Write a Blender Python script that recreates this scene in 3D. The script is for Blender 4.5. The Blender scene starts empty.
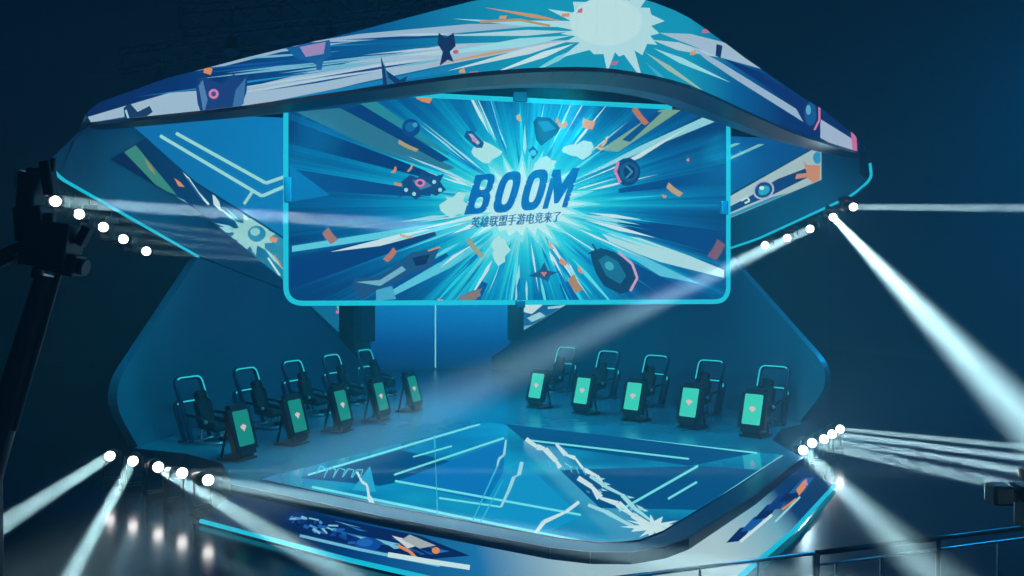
import bpy, bmesh, math, random
from mathutils import Vector, Matrix

S = bpy.context.scene
COL = bpy.context.collection
R = math.radians

# ------------------------------------------------------------------ camera
FPX = 828.0
YAW = R(12.1)
CAM = Vector((-3.72, -24.78, 3.4))
cd = bpy.data.cameras.new('camera')
cam = bpy.data.objects.new('camera', cd)
COL.objects.link(cam)
S.camera = cam
cd.sensor_width = 36.0
cd.lens = 36.0 * FPX / 1024.0
cd.clip_end = 200
cam.location = CAM
cam.rotation_euler = (R(90), 0, -YAW)


def ray(px, py):
    a = (px - 512) / FPX
    b = -(py - 288) / FPX
    return Vector((a * math.cos(YAW) + math.sin(YAW), -a * math.sin(YAW) + math.cos(YAW), b))


def at(px, py, depth):
    return CAM + ray(px, py) * depth


def hz(px, py, z=0.0):
    d = ray(px, py)
    return CAM + d * ((z - CAM.z) / d.z)


def hy(px, py, y):
    d = ray(px, py)
    return CAM + d * ((y - CAM.y) / d.y)


def proj(p):
    d = Vector(p) - CAM
    r = d.x * math.cos(YAW) - d.y * math.sin(YAW)
    f = d.x * math.sin(YAW) + d.y * math.cos(YAW)
    return (512 + FPX * r / f, 288 - FPX * d.z / f)


# ------------------------------------------------------------------ materials
def lin(c):
    out = []
    for v in c[:3]:
        v = v / 255.0
        out.append(v / 12.92 if v <= 0.04045 else ((v + 0.055) / 1.055) ** 2.4)
    return (*out, 1.0)


_M = {}


def surf(name, rgb, rough=0.5, metal=0.0, noise=0.0, scale=6.0, spec=0.5):
    if name in _M:
        return _M[name]
    m = bpy.data.materials.new(name)
    m.use_nodes = True
    nt = m.node_tree
    b = nt.nodes['Principled BSDF']
    b.inputs['Roughness'].default_value = rough
    b.inputs['Metallic'].default_value = metal
    b.inputs['Specular IOR Level'].default_value = spec
    c = lin(rgb)
    tc = nt.nodes.new('ShaderNodeTexCoord')
    nz = nt.nodes.new('ShaderNodeTexNoise')
    nz.inputs['Scale'].default_value = scale
    nz.inputs['Detail'].default_value = 4
    nt.links.new(tc.outputs['Object'], nz.inputs['Vector'])
    rp = nt.nodes.new('ShaderNodeValToRGB')
    k = noise
    rp.color_ramp.elements[0].position = 0.3
    rp.color_ramp.elements[1].position = 0.7
    rp.color_ramp.elements[0].color = (c[0] * (1 - k), c[1] * (1 - k), c[2] * (1 - k), 1)
    rp.color_ramp.elements[1].color = (min(1, c[0] * (1 + k)), min(1, c[1] * (1 + k)), min(1, c[2] * (1 + k)), 1)
    nt.links.new(nz.outputs['Fac'], rp.inputs['Fac'])
    nt.links.new(rp.outputs['Color'], b.inputs['Base Color'])
    _M[name] = m
    return m


def glow(rgb, strength=1.0, sample=False):
    key = ('glow', tuple(rgb), strength, sample)
    if key in _M:
        return _M[key]
    m = bpy.data.materials.new('led_%d_%d_%d' % tuple(rgb))
    m.use_nodes = True
    nt = m.node_tree
    nt.nodes.clear()
    o = nt.nodes.new('ShaderNodeOutputMaterial')
    e = nt.nodes.new('ShaderNodeEmission')
    e.inputs[0].default_value = lin(rgb)
    e.inputs[1].default_value = strength
    nt.links.new(e.outputs[0], o.inputs['Surface'])
    m.cycles.emission_sampling = 'AUTO' if sample else 'NONE'
    _M[key] = m
    return m


def ramp_led(name, build, strength=1.0, sample=True, gloss=None):
    """LED panel material; build(nt) returns a colour socket."""
    m = bpy.data.materials.new(name)
    m.use_nodes = True
    nt = m.node_tree
    nt.nodes.clear()
    o = nt.nodes.new('ShaderNodeOutputMaterial')
    col = build(nt)
    if gloss is None:
        e = nt.nodes.new('ShaderNodeEmission')
        nt.links.new(col, e.inputs[0])
        e.inputs[1].default_value = strength
        nt.links.new(e.outputs[0], o.inputs['Surface'])
    else:
        b = nt.nodes.new('ShaderNodeBsdfPrincipled')
        b.inputs['Base Color'].default_value = (0.005, 0.01, 0.02, 1)
        b.inputs['Roughness'].default_value = gloss
        nt.links.new(col, b.inputs['Emission Color'])
        b.inputs['Emission Strength'].default_value = strength
        nt.links.new(b.outputs[0], o.inputs['Surface'])
    m.cycles.emission_sampling = 'AUTO' if sample else 'NONE'
    return m


def ramp(nt, sock, stops):
    r = nt.nodes.new('ShaderNodeValToRGB')
    el = r.color_ramp.elements
    while len(el) < len(stops):
        el.new(0.5)
    for e, (p, c) in zip(el, stops):
        e.position = p
        e.color = lin(c)
    nt.links.new(sock, r.inputs['Fac'])
    return r.outputs['Color']


def maprange(nt, sock, a, b):
    n = nt.nodes.new('ShaderNodeMapRange')
    n.inputs['From Min'].default_value = a
    n.inputs['From Max'].default_value = b
    nt.links.new(sock, n.inputs['Value'])
    return n.outputs['Result']


def objxyz(nt):
    tc = nt.nodes.new('ShaderNodeTexCoord')
    s = nt.nodes.new('ShaderNodeSeparateXYZ')
    nt.links.new(tc.outputs['Object'], s.inputs[0])
    return tc, s


# ------------------------------------------------------------------ mesh helpers
def tag(o, label=None, cat=None, group=None, kind=None):
    if label:
        o['label'] = label
    if cat:
        o['category'] = cat
    if group:
        o['group'] = group
    if kind:
        o['kind'] = kind
    return o


def empty(name, loc=(0, 0, 0), rz=0.0):
    o = bpy.data.objects.new(name, None)
    COL.objects.link(o)
    o.location = loc
    o.rotation_euler = (0, 0, rz)
    o.empty_display_size = 0.2
    return o


class MB:
    def __init__(self):
        self.v = []
        self.f = []
        self.m = []
        self.s = []
        self.mats = []

    def mi(self, mat):
        if mat not in self.mats:
            self.mats.append(mat)
        return self.mats.index(mat)

    def face(self, pts, mat, smooth=False):
        i = len(self.v)
        self.v += [tuple(p) for p in pts]
        self.f.append(tuple(range(i, i + len(pts))))
        self.m.append(self.mi(mat))
        self.s.append(smooth)

    def mesh(self, verts, faces, mat, smooth=False):
        i = len(self.v)
        self.v += [tuple(p) for p in verts]
        k = self.mi(mat)
        for f in faces:
            self.f.append(tuple(i + a for a in f))
            self.m.append(k)
            self.s.append(smooth)

    def bm(self, bm, mat, M=None, smooth=False):
        bm.verts.ensure_lookup_table()
        bm.verts.index_update()
        vs = [(M @ v.co if M else v.co.copy()) for v in bm.verts]
        self.mesh(vs, [[v.index for v in f.verts] for f in bm.faces], mat, smooth)
        bm.free()

    def box(self, size, loc, mat, bevel=0.0, M=None, seg=2, smooth=False):
        bm = bmesh.new()
        bmesh.ops.create_cube(bm, size=1.0)
        bmesh.ops.scale(bm, vec=size, verts=bm.verts)
        if bevel > 0:
            bmesh.ops.bevel(bm, geom=bm.edges[:], offset=bevel, segments=seg, affect='EDGES', profile=0.5)
        T = Matrix.Translation(loc)
        self.bm(bm, mat, (M @ T) if M else T, smooth)

    def cyl(self, p, q, r0, r1, mat, n=16, caps=True):
        p, q = Vector(p), Vector(q)
        d = (q - p).normalized()
        a = d.orthogonal().normalized()
        b = d.cross(a)
        vs = []
        for c, r in ((p, r0), (q, r1)):
            for i in range(n):
                t = 2 * math.pi * i / n
                vs.append(c + (a * math.cos(t) + b * math.sin(t)) * r)
        fs = [(i, (i + 1) % n, n + (i + 1) % n, n + i) for i in range(n)]
        self.mesh(vs, fs, mat, True)
        if caps:
            self.mesh(vs[:n], [tuple(range(n - 1, -1, -1))], mat)
            self.mesh(vs[n:], [tuple(range(n))], mat)

    def ball(self, c, r, mat, sc=(1, 1, 1), seg=16, M=None):
        bm = bmesh.new()
        bmesh.ops.create_uvsphere(bm, u_segments=seg, v_segments=max(8, seg // 2), radius=r)
        bmesh.ops.scale(bm, vec=sc, verts=bm.verts)
        T = Matrix.Translation(c)
        self.bm(bm, mat, (M @ T) if M else T, True)

    def tube(self, path, r, mat, n=8, closed=False):
        P = [Vector(p) for p in path]
        N = len(P)
        rings = []
        up = None
        for i in range(N):
            a = P[(i - 1) % N] if (closed or i > 0) else P[i]
            b = P[(i + 1) % N] if (closed or i < N - 1) else P[i]
            t = (b - a).normalized()
            if up is None:
                up = t.orthogonal().normalized()
            up = (up - t * up.dot(t)).normalized()
            w = t.cross(up)
            rings.append([P[i] + (up * math.cos(2 * math.pi * k / n) + w * math.sin(2 * math.pi * k / n)) * r for k in range(n)])
        vs = [v for rg in rings for v in rg]
        fs = []
        for i in range(N if closed else N - 1):
            j = (i + 1) % N
            for k in range(n):
                fs.append((i * n + k, i * n + (k + 1) % n, j * n + (k + 1) % n, j * n + k))
        if not closed:
            fs.append(tuple(range(n - 1, -1, -1)))
            fs.append(tuple((N - 1) * n + k for k in range(n)))
        self.mesh(vs, fs, mat, True)

    def build(self, name, parent=None, loc=None):
        me = bpy.data.meshes.new(name)
        L = Vector(loc) if loc is not None else None
        vs = [tuple(Vector(v) - L) for v in self.v] if L else self.v
        me.from_pydata(vs, [], self.f)
        for m in self.mats:
            me.materials.append(m)
        me.polygons.foreach_set('material_index', self.m)
        me.polygons.foreach_set('use_smooth', self.s)
        me.update()
        o = bpy.data.objects.new(name, me)
        COL.objects.link(o)
        if parent:
            o.parent = parent
        if L:
            o.location = L
        return o


def fillet(pts, rad, n=6, closed=False):
    P = [Vector(p) for p in pts]
    out = []
    N = len(P)
    for i in range(N):
        if not closed and i in (0, N - 1):
            out.append(P[i])
            continue
        a, b, c = P[(i - 1) % N], P[i], P[(i + 1) % N]
        u, v = (a - b), (c - b)
        r = min(rad, u.length * 0.49, v.length * 0.49)
        s, e = b + u.normalized() * r, b + v.normalized() * r
        for k in range(n + 1):
            t = k / n
            out.append(s * (1 - t) ** 2 + b * 2 * t * (1 - t) + e * t * t)
    return out


def prism(mb, outline, h0, h1, mat, side=None):
    """vertical prism from a plan outline"""
    lo = [(p[0], p[1], h0) for p in outline]
    hi = [(p[0], p[1], h1) for p in outline]
    mb.face(hi, mat)
    mb.face(lo[::-1], side or mat)
    n = len(outline)
    for i in range(n):
        j = (i + 1) % n
        mb.face([lo[i], lo[j], hi[j], hi[i]], side or mat)


def slab(mb, poly, off, mat):
    """extrude a polygon (3-D points) by the vector off"""
    A = [Vector(p) for p in poly]
    B = [p + Vector(off) for p in A]
    mb.face(A, mat)
    mb.face(B[::-1], mat)
    n = len(A)
    for i in range(n):
        j = (i + 1) % n
        mb.face([A[i], B[i], B[j], A[j]], mat)


# ------------------------------------------------------------------ artwork shown on LED surfaces
def clip(poly, quad):
    area = sum(quad[i][0] * quad[(i + 1) % len(quad)][1] - quad[(i + 1) % len(quad)][0] * quad[i][1] for i in range(len(quad)))
    q = quad if area > 0 else quad[::-1]
    out = list(poly)
    for i in range(len(q)):
        a, b = q[i], q[(i + 1) % len(q)]
        ex, ey = b[0] - a[0], b[1] - a[1]
        src, out = out, []
        if not src:
            return []
        for k in range(len(src)):
            p, r = src[k - 1], src[k]
            dp = ex * (p[1] - a[1]) - ey * (p[0] - a[0])
            dr = ex * (r[1] - a[1]) - ey * (r[0] - a[0])
            if (dp < 0) != (dr < 0):
                t = dp / (dp - dr)
                out.append((p[0] + (r[0] - p[0]) * t, p[1] + (r[1] - p[1]) * t))
            if dr >= 0:
                out.append(r)
    return out


class Art:
    """graphics of an LED surface made of flat pieces; shapes are laid on the surface itself"""

    def __init__(self, pieces, eps=0.004):
        self.p = []
        for q in pieces:
            q = [Vector(a) for a in q]
            n = (q[1] - q[0]).cross(q[3] - q[0]).normalized()
            if n.dot(CAM - q[0]) < 0:
                n = -n
            self.p.append((q, n, [proj(a) for a in q]))
        self.mb = MB()
        self.layer = 1
        self.eps = eps

    def poly(self, pts, rgb, s=1.0, layer=None):
        L = layer if layer is not None else self.layer
        for q, n, px in self.p:
            c = clip(pts, px)
            if len(c) < 3:
                continue
            w = []
            for (x, y) in c:
                d = ray(x, y)
                t = (q[0] - CAM).dot(n) / d.dot(n)
                p = CAM + d * t + n * (self.eps * L)
                if not w or (p - w[-1]).length > 1e-4:
                    w.append(p)
            if len(w) > 2 and (w[0] - w[-1]).length < 1e-4:
                w.pop()
            if len(w) >= 3:
                self.mb.face(w, glow(rgb, s))
        self.layer += 0.02

    def line(self, pts, w, rgb, s=1.0, taper=False):
        for i in range(len(pts) - 1):
            (x0, y0), (x1, y1) = pts[i], pts[i + 1]
            d = math.hypot(x1 - x0, y1 - y0) or 1
            nx, ny = -(y1 - y0) / d, (x1 - x0) / d
            k0 = w / 2 * ((1 - i / (len(pts) - 1)) if taper else 1)
            k1 = w / 2 * ((1 - (i + 1) / (len(pts) - 1)) if taper else 1)
            self.poly([(x0 + nx * k0, y0 + ny * k0), (x1 + nx * k1, y1 + ny * k1), (x1 - nx * k1, y1 - ny * k1), (x0 - nx * k0, y0 - ny * k0)], rgb, s)

    def disc(self, cx, cy, rx, ry, rgb, rot=0, n=20, s=1.0):
        c, sn = math.cos(R(rot)), math.sin(R(rot))
        self.poly([(cx + rx * math.cos(t) * c - ry * math.sin(t) * sn, cy + rx * math.cos(t) * sn + ry * math.sin(t) * c)
                   for t in [2 * math.pi * k / n for k in range(n)]], rgb, s)

    def spike(self, c, ang, r0, r1, w0, w1, rgb, s=1.0):
        ca, sa = math.cos(R(ang)), math.sin(R(ang))
        P = lambda r, w: (c[0] + r * ca - w * sa, c[1] + (r * sa + w * ca))
        self.poly([P(r0, -w0 / 2), P(r1, -w1 / 2), P(r1, w1 / 2), P(r0, w0 / 2)], rgb, s)

    def shard(self, c, ang, r0, r1, w, rgb, s=1.0, mid=0.35):
        ca, sa = math.cos(R(ang)), math.sin(R(ang))
        P = lambda r, ww: (c[0] + r * ca - ww * sa, c[1] + (r * sa + ww * ca))
        rm = r0 + (r1 - r0) * mid
        self.poly([P(r0, 0), P(rm, -w / 2), P(r1, 0), P(rm, w / 2)], rgb, s)

    def build(self, name, parent):
        return self.mb.build(name, parent)


WHITE = (196, 232, 238)
PALE = (150, 220, 232)
CYAN = (34, 206, 232)
NAVY = (8, 40, 96)
ORANGE = (214, 142, 92)
PINK = (206, 130, 178)

# ------------------------------------------------------------------ surfaces
m_studio = surf('studio_black', (9, 22, 40), 0.6, noise=0.3, scale=0.6)
m_floor = surf('studio_floor', (10, 30, 52), 0.15, noise=0.25, scale=0.8)
m_deck = surf('deck_gloss', (20, 120, 150), 0.24, noise=0.05, scale=1.5)
m_wing = surf('wing_wall', (14, 104, 134), 0.42, noise=0.04, scale=0.5)
m_fascia = surf('fascia', (16, 96, 124), 0.4, noise=0.06, scale=1.0)
m_trim = surf('trim_dark', (12, 56, 84), 0.35, noise=0.1, scale=2.0)
m_under = surf('underside', (24, 116, 146), 0.45, noise=0.06, scale=1.0)
m_black = surf('black_metal', (8, 14, 24), 0.45, 0.3, noise=0.2, scale=8)
m_plast = surf('black_plastic', (10, 22, 38), 0.4, noise=0.15, scale=10)
m_tube = surf('hoop_paint', (14, 70, 104), 0.3, 0.4, noise=0.1, scale=5)
m_seat = surf('seat_fabric', (8, 18, 38), 0.7, noise=0.3, scale=30)
m_steel = surf('brushed_steel', (190, 205, 215), 0.36, 1.0, noise=0.1, scale=20)
m_railp = surf('rail_paint', (24, 44, 62), 0.3, 0.6, noise=0.1, scale=12)
m_tubeled = glow((22, 190, 222), 1.0)
m_lens = glow((255, 255, 255), 6.0)

# ------------------------------------------------------------------ setting
GZ = -0.55
X0, X1, Y0, Y1, ZT = -26, 28, -30, 24, 15
b = MB(); b.box((X1 - X0, Y1 - Y0, 0.3), ((X0 + X1) / 2, (Y0 + Y1) / 2, GZ - 0.15), m_floor); tag(b.build('floor'), kind='structure')
b = MB(); b.box((X1 - X0, 0.3, ZT - GZ), ((X0 + X1) / 2, Y1 + 0.15, (ZT + GZ) / 2), m_studio); tag(b.build('wall_back'), kind='structure')
b = MB(); b.box((0.3, Y1 - Y0, ZT - GZ), (X0 - 0.15, (Y0 + Y1) / 2, (ZT + GZ) / 2), m_studio); tag(b.build('wall_left'), kind='structure')
b = MB(); b.box((0.3, Y1 - Y0, ZT - GZ), (X1 + 0.15, (Y0 + Y1) / 2, (ZT + GZ) / 2), m_studio); tag(b.build('wall_right'), kind='structure')
b = MB(); b.box((X1 - X0, Y1 - Y0, 0.3), ((X0 + X1) / 2, (Y0 + Y1) / 2, ZT + 0.15), m_studio); tag(b.build('ceiling'), kind='structure')

hm = bpy.data.materials.new('stage_haze')
hm.use_nodes = True
nt = hm.node_tree
nt.nodes.clear()
o = nt.nodes.new('ShaderNodeOutputMaterial')
vs = nt.nodes.new('ShaderNodeVolumeScatter')
vs.inputs['Color'].default_value = (0.42, 0.78, 1, 1)
vs.inputs['Density'].default_value = 0.0095
nt.links.new(vs.outputs[0], o.inputs['Volume'])
b = MB()
b.box((X1 - X0 - 0.2, Y1 - Y0 - 0.2, ZT - GZ - 0.1), ((X0 + X1) / 2, (Y0 + Y1) / 2, (ZT + GZ) / 2), hm)
hz_o = b.build('haze')
tag(hz_o, 'thin bluish stage haze hanging through the whole hall', 'haze', kind='stuff')

# ------------------------------------------------------------------ stage platform
stage = empty('stage_platform', (0, -8, GZ))
tag(stage, 'diamond shaped stage platform with glossy deck and glowing blue LED floor', 'stage')
so = Vector((0, 8, -GZ))


def sub(mb, name, parent, origin):
    """build with world coordinates under an empty at origin"""
    o = mb.build(name, parent)
    o.location = -Vector(origin)
    return o


front = [(-5.45, -9.75), (-3.0, -12.35), (-0.95, -14.3)]
nose = [(-0.5, -14.58), (0.0, -14.7), (0.5, -14.58)]
edge = front + nose + [(-p[0], p[1]) for p in front[::-1]]
deck = [(-7.9, -5.9), (-6.75, -6.7), (-5.85, -7.9)] + edge + [(5.85, -7.9), (6.75, -6.7), (7.9, -5.9), (4.4, 9.0), (4.4, 11.5), (-4.4, 11.5), (-4.4, 9.0)]
b = MB()
prism(b, deck, GZ + 0.003, 0.0, m_deck, m_trim)
sub(b, 'deck', stage, stage.location)

led = [(-5.0, -9.5), (-3.0, -11.75), (-0.75, -13.95), (-0.3, -14.25), (0.0, -14.3), (0.3, -14.25), (0.75, -13.95), (3.0, -11.75), (5.15, -9.55), (0.06, -4.3), (-0.06, -4.3)]


def c_floor(nt):
    tc, s = objxyz(nt)
    nz = nt.nodes.new('ShaderNodeTexNoise')
    nz.inputs['Scale'].default_value = 0.35
    nt.links.new(tc.outputs['Object'], nz.inputs['Vector'])
    return ramp(nt, nz.outputs['Fac'], [(0.3, (2, 98, 152)), (0.5, (8, 144, 190)), (0.7, (24, 178, 208))])


m_ledfloor = ramp_led('led_floor', c_floor, 0.8, True, gloss=0.07)
b = MB()
prism(b, led, 0.001, 0.02, m_ledfloor, m_trim)
lf = sub(b, 'led_floor', stage, stage.location)
A = Art([[(-5.1, -14.4, 0.021), (5.2, -14.4, 0.021), (5.2, -4.3, 0.021), (-5.1, -4.3, 0.021)]], 0.0015)
lpx = [proj((p[0], p[1], 0.021)) for p in led]


def floor_poly(pts, rgb, s=1.0):
    # keep graphics within the LED diamond (convex outline)
    c = clip(pts, lpx)
    if len(c) > 2:
        A.poly(c, rgb, s)


_old = A.poly
DARKB = (4, 90, 146)
# deeper blue fields
for p in ([(505, 424), (760, 452), (690, 466), (526, 442)], [(560, 470), (700, 466), (760, 470), (700, 510), (600, 508)],
          [(300, 478), (400, 450), (470, 466), (380, 486)]):
    floor_poly(p, DARKB, 0.85)
floor_poly([(352, 490), (370, 466), (376, 492)], (40, 170, 214))
floor_poly([(395, 482), (506, 440), (500, 505)], (10, 120, 190))
floor_poly([(505, 470), (524, 462), (580, 516), (534, 540), (470, 528)], (16, 150, 204))
T2 = (110, 230, 238)
LINES = [((308, 475), (480, 424), 2.0), ((312, 487), (605, 546), 2.6), ((413, 457), (452, 446), 1.6), ((394, 475), (504, 438), 2.0),
         ((395, 481), (581, 515), 2.2), ((439, 498), (501, 507), 1.8), ((512, 422.5), (757, 453), 2.0), ((526, 440), (689, 459), 1.8),
         ((619, 511), (698, 466), 2.4), ((668, 499), (697, 482), 2.2), ((656, 540), (783, 456), 3.0)]
for p, q, w in LINES:
    dx, dy = q[0] - p[0], q[1] - p[1]
    L = math.hypot(dx, dy)
    nx, ny = -dy / L * w / 2, dx / L * w / 2
    floor_poly([(p[0] + nx, p[1] + ny), (q[0] + nx, q[1] + ny), (q[0] - nx, q[1] - ny), (p[0] - nx, p[1] - ny)], T2)


def jag(pts, w, rgb, seed=1, s=1.0):
    rnd = random.Random(seed)
    for i in range(len(pts) - 1):
        (ax, ay), (bx, by) = pts[i], pts[i + 1]
        d = math.hypot(bx - ax, by - ay)
        nx, ny = -(by - ay) / d, (bx - ax) / d
        k0, k1 = w * rnd.uniform(0.35, 1.0) / 2, w * rnd.uniform(0.35, 1.0) / 2
        floor_poly([(ax + nx * k0, ay + ny * k0), (bx + nx * k1, by + ny * k1), (bx - nx * k1, by - ny * k1), (ax - nx * k0, ay - ny * k0)], rgb, s)


jag([(434, 431), (435, 448), (437, 500), (438, 522)], 1.6, (60, 190, 218), 40)
jag([(531, 539), (544, 522), (566, 512), (579, 502)], 5, WHITE, 1)
jag([(522, 462), (519, 475), (514, 477), (509, 490), (501, 507)], 4, PALE, 2)
jag([(506, 440), (504, 455), (499, 459), (497, 467)], 3.5, PALE, 3)
jag([(357, 472), (362, 482), (367, 485), (369, 497), (374, 507)], 5, WHITE, 4)
jag([(470, 527), (482, 500), (497, 467)], 1.6, (50, 190, 222), 5)
jag([(478, 527), (490, 505), (503, 480)], 1.6, (50, 190, 222), 6)
jag([(526, 439), (537, 447), (545, 449), (556, 461), (560, 468)], 8, WHITE, 7)
jag([(556, 444), (566, 455), (575, 458), (584, 470), (597, 476), (604, 487)], 5, WHITE, 8)
jag([(578, 478), (592, 487), (600, 498), (618, 504), (632, 515), (648, 525)], 8, WHITE, 9)
jag([(590, 476), (606, 487), (622, 495), (634, 508), (650, 520)], 5, PALE, 10)
jag([(588, 505), (606, 512), (622, 521), (640, 530)], 5, PALE, 11)
rnd = random.Random(5)
star = []
for k in range(26):
    t = 2 * math.pi * k / 26
    rr = 1.0 if k % 2 else rnd.uniform(0.35, 0.6)
    star.append((653 + 28 * rr * math.cos(t) * rnd.uniform(0.8, 1.2), 527 + 12 * rr * math.sin(t) * rnd.uniform(0.8, 1.2)))
floor_poly(star, WHITE)
for k in range(22):  # fine shards round the bolt
    t = rnd.random()
    x, y = 560 + 90 * t + rnd.uniform(-14, 14), 455 + 70 * t + rnd.uniform(-7, 7)
    floor_poly([(x, y), (x + rnd.uniform(3, 9), y + rnd.uniform(1, 4)), (x + rnd.uniform(1, 5), y + rnd.uniform(2, 5))], PALE)
for k in range(5):  # small gadget outlines at the far corner of the floor graphics
    x = 316 + k * 9
    jag([(x, 474 + k), (x + 5, 466 + k), (x + 11, 470), (x + 8, 478)], 1.6, (70, 190, 220), 20 + k)
for k in range(6):
    jag([(548 + 7 * k, 461 + k * 1.5), (551 + 7 * k, 468 + k * 1.5)], 1.5, (60, 190, 226), 30 + k)
o = A.build('floor_graphics', lf)
o.matrix_parent_inverse = Matrix.Identity(4)
o.location = (0, 0, 0)

# lower fascia round the front
outer = []
for i, p in enumerate(edge):
    a = Vector(edge[max(0, i - 1)]); c = Vector(edge[min(len(edge) - 1, i + 1)])
    t = (c - a).normalized()
    n = Vector((t.y, -t.x))
    outer.append((p[0] + n.x * 0.62, p[1] + n.y * 0.62))
FZ = GZ + 0.06


def c_low(nt):
    tc, s = objxyz(nt)
    return ramp(nt, maprange(nt, s.outputs['X'], -6.5, 6.5), [(0.0, (3, 24, 54)), (0.17, (4, 40, 88)), (0.24, (6, 74, 146)), (0.36, (30, 130, 190)), (0.44, (168, 210, 224)), (0.62, (186, 222, 232)), (0.74, (120, 190, 214)), (0.8, (14, 70, 128)), (1, (6, 46, 100))])


m_low = ramp_led('led_lower_fascia', c_low, 0.8)
b = MB()
pcs = []
for i in range(len(edge) - 1):
    q = [(outer[i][0], outer[i][1], FZ), (outer[i + 1][0], outer[i + 1][1], FZ), (edge[i + 1][0], edge[i + 1][1], -0.14), (edge[i][0], edge[i][1], -0.14)]
    b.face(q, m_low)
    pcs.append(q)
lfa = sub(b, 'lower_led_band', stage, stage.location)
A = Art(pcs)
rnd = random.Random(11)
A.poly([(284, 512), (330, 518), (420, 536), (470, 556), (420, 560), (330, 540), (286, 524)], (6, 40, 96))
for k in range(44):  # blue machine shapes and streaks
    t = rnd.random()
    x = 290 + 62 * t + rnd.uniform(-4, 4); y = 512 + 22 * t + rnd.uniform(-2, 9)
    a = rnd.uniform(-.2, 1.1); L = rnd.uniform(4, 11); h = rnd.uniform(1.2, 3.2)
    ca, sa = math.cos(a), math.sin(a)
    A.poly([(x, y), (x + L * ca, y + L * sa * .6), (x + L * ca - h * sa, y + L * sa * .6 + h), (x - h * .5, y + h)], rnd.choice([(10, 50, 120), (30, 96, 178), (8, 30, 80), (70, 146, 206), (18, 74, 156), (120, 190, 220)]))
for k in range(12):
    x = 330 + k * 9 + rnd.uniform(-4, 4); y = 524 + k * 2.4 + rnd.uniform(-4, 6)
    A.poly([(x, y), (x + rnd.uniform(14, 30), y + rnd.uniform(4, 8)), (x + rnd.uniform(8, 14), y + rnd.uniform(4, 7))], rnd.choice([(30, 120, 190), (110, 190, 220), (12, 60, 130), (20, 90, 166)]))
A.disc(368, 545, 13, 7, (16, 76, 160)); A.disc(365, 543, 8, 4, (30, 104, 186))
A.line([(398, 546), (410, 552), (420, 562)], 3, ORANGE)
A.line([(300, 536), (360, 550), (440, 566)], 3, (110, 190, 220))
A.line([(388, 555), (430, 562), (470, 568)], 5, WHITE)
A.poly([(392, 536), (424, 544), (408, 549)], (200, 214, 220))
A.disc(436, 551, 4, 3.4, ORANGE)
A.poly([(410, 535), (436, 546), (420, 549), (402, 540)], (160, 176, 180))
A.build('band_graphics', lfa)
A = Art(pcs)
for x, y, c in ((738, 535, NAVY), (752, 524, (20, 90, 160)), (765, 512, NAVY), (776, 503, (14, 60, 130)), (790, 494, NAVY), (800, 486, (24, 96, 160))):
    A.poly([(x - 12, y + 8), (x + 2, y - 7), (x + 14, y - 9), (x + 4, y + 6)], c)
A.poly([(796, 490), (804, 480), (806, 487), (799, 496)], ORANGE)
A.poly([(803, 484), (806, 478), (808, 486)], PINK)
A.line([(740, 542), (772, 515)], 3, WHITE)
A.line([(775, 522), (800, 497)], 2, PALE)
A.line([(782, 510), (796, 499)], 2, ORANGE)
o = A.build('band_graphics', lfa)
b = MB()
b.tube([(p[0], p[1] , FZ - 0.0) for p in outer], 0.035, m_tubeled)
sub(b, 'light_tube', stage, stage.location)
b = MB()
b.face([(p[0], p[1], -0.14) for p in edge] + [(p[0] * 0.99, p[1] + 0.02, -0.14) for p in edge[::-1]], m_trim)
rim = [Vector((p[0], p[1], -0.07)) for p in edge]
for i in range(len(edge) - 1):
    n = Vector((edge[i + 1][1] - edge[i][1], -(edge[i + 1][0] - edge[i][0]))).normalized() * 0.03
    slab(b, [(edge[i][0], edge[i][1], -0.14), (edge[i + 1][0], edge[i + 1][1], -0.14), (edge[i + 1][0], edge[i + 1][1], 0.012), (edge[i][0], edge[i][1], 0.012)], (n.x * -1, n.y * -1, 0) if n.y > 0 else (n.x, n.y, 0), m_trim)
sub(b, 'edge_trim', stage, stage.location)

# ------------------------------------------------------------------ wing walls (V shaped)
VA, VB = Vector((8.4, -7.5)), Vector((2.6, 10.0))


def vx(y):
    return VA.x + (VB.x - VA.x) * (y - VA.y) / (VB.y - VA.y)


vdir = (VB - VA).normalized()
vn = Vector((vdir.y, -vdir.x))      # outward for +x side
if vn.x < 0:
    vn = -vn
LOWL = [(-8.5, 5.51), (-3.3, 4.2), (2.4, 3.3), (4.0, 2.85), (7.4, 1.45), (9.6, 0.5)]
LOWR = [(-7.5, 5.72), (-4.4, 4.74), (2.4, 3.3), (4.0, 2.85), (7.4, 1.45), (9.6, 0.5)]


def zlow(y, sg=1):
    LOW = LOWL if sg < 0 else LOWR
    for (a, za), (c, zc) in zip(LOW, LOW[1:]):
        if y <= c:
            return za + (zc - za) * (y - a) / (c - a)
    return LOW[-1][1]


for sg, wname in ((-1, 'left'), (1, 'right')):
    prof = [(9.6, 0.004), (9.6, zlow(9.6, sg) - .02)] + [(y, zlow(y, sg) - .02) for y in (7.4, 4.0, 2.4, -1.0)] + [(-3.2, 4), (-6.05, 2.05)]
    prof2 = fillet([Vector((p[0], p[1], 0)) for p in [(-3.2, zlow(-3.2, sg) - .02), (-6.75, 1.25), (-5.75, 0.004)]], 1.3, 10)
    prof = prof[:-2] + [(p.x, p.y) for p in prof2]
    poly = [(sg * (vx(y) + 0.02), y, z) for y, z in prof]
    b = MB()
    slab(b, poly, (sg * vn.x * 0.2, vn.y * 0.2, 0), m_wing)
    w = b.build('stage_wing_wall', None, (sg * vx(2), 2, 0))
    tag(w, ('smooth dark blue wing wall behind the seats beside the camera crane' if sg < 0 else
            'smooth dark blue wing wall behind the seats with bright front displays, opposite the crane'), 'stage wall', 'wing walls of the stage')

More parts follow.
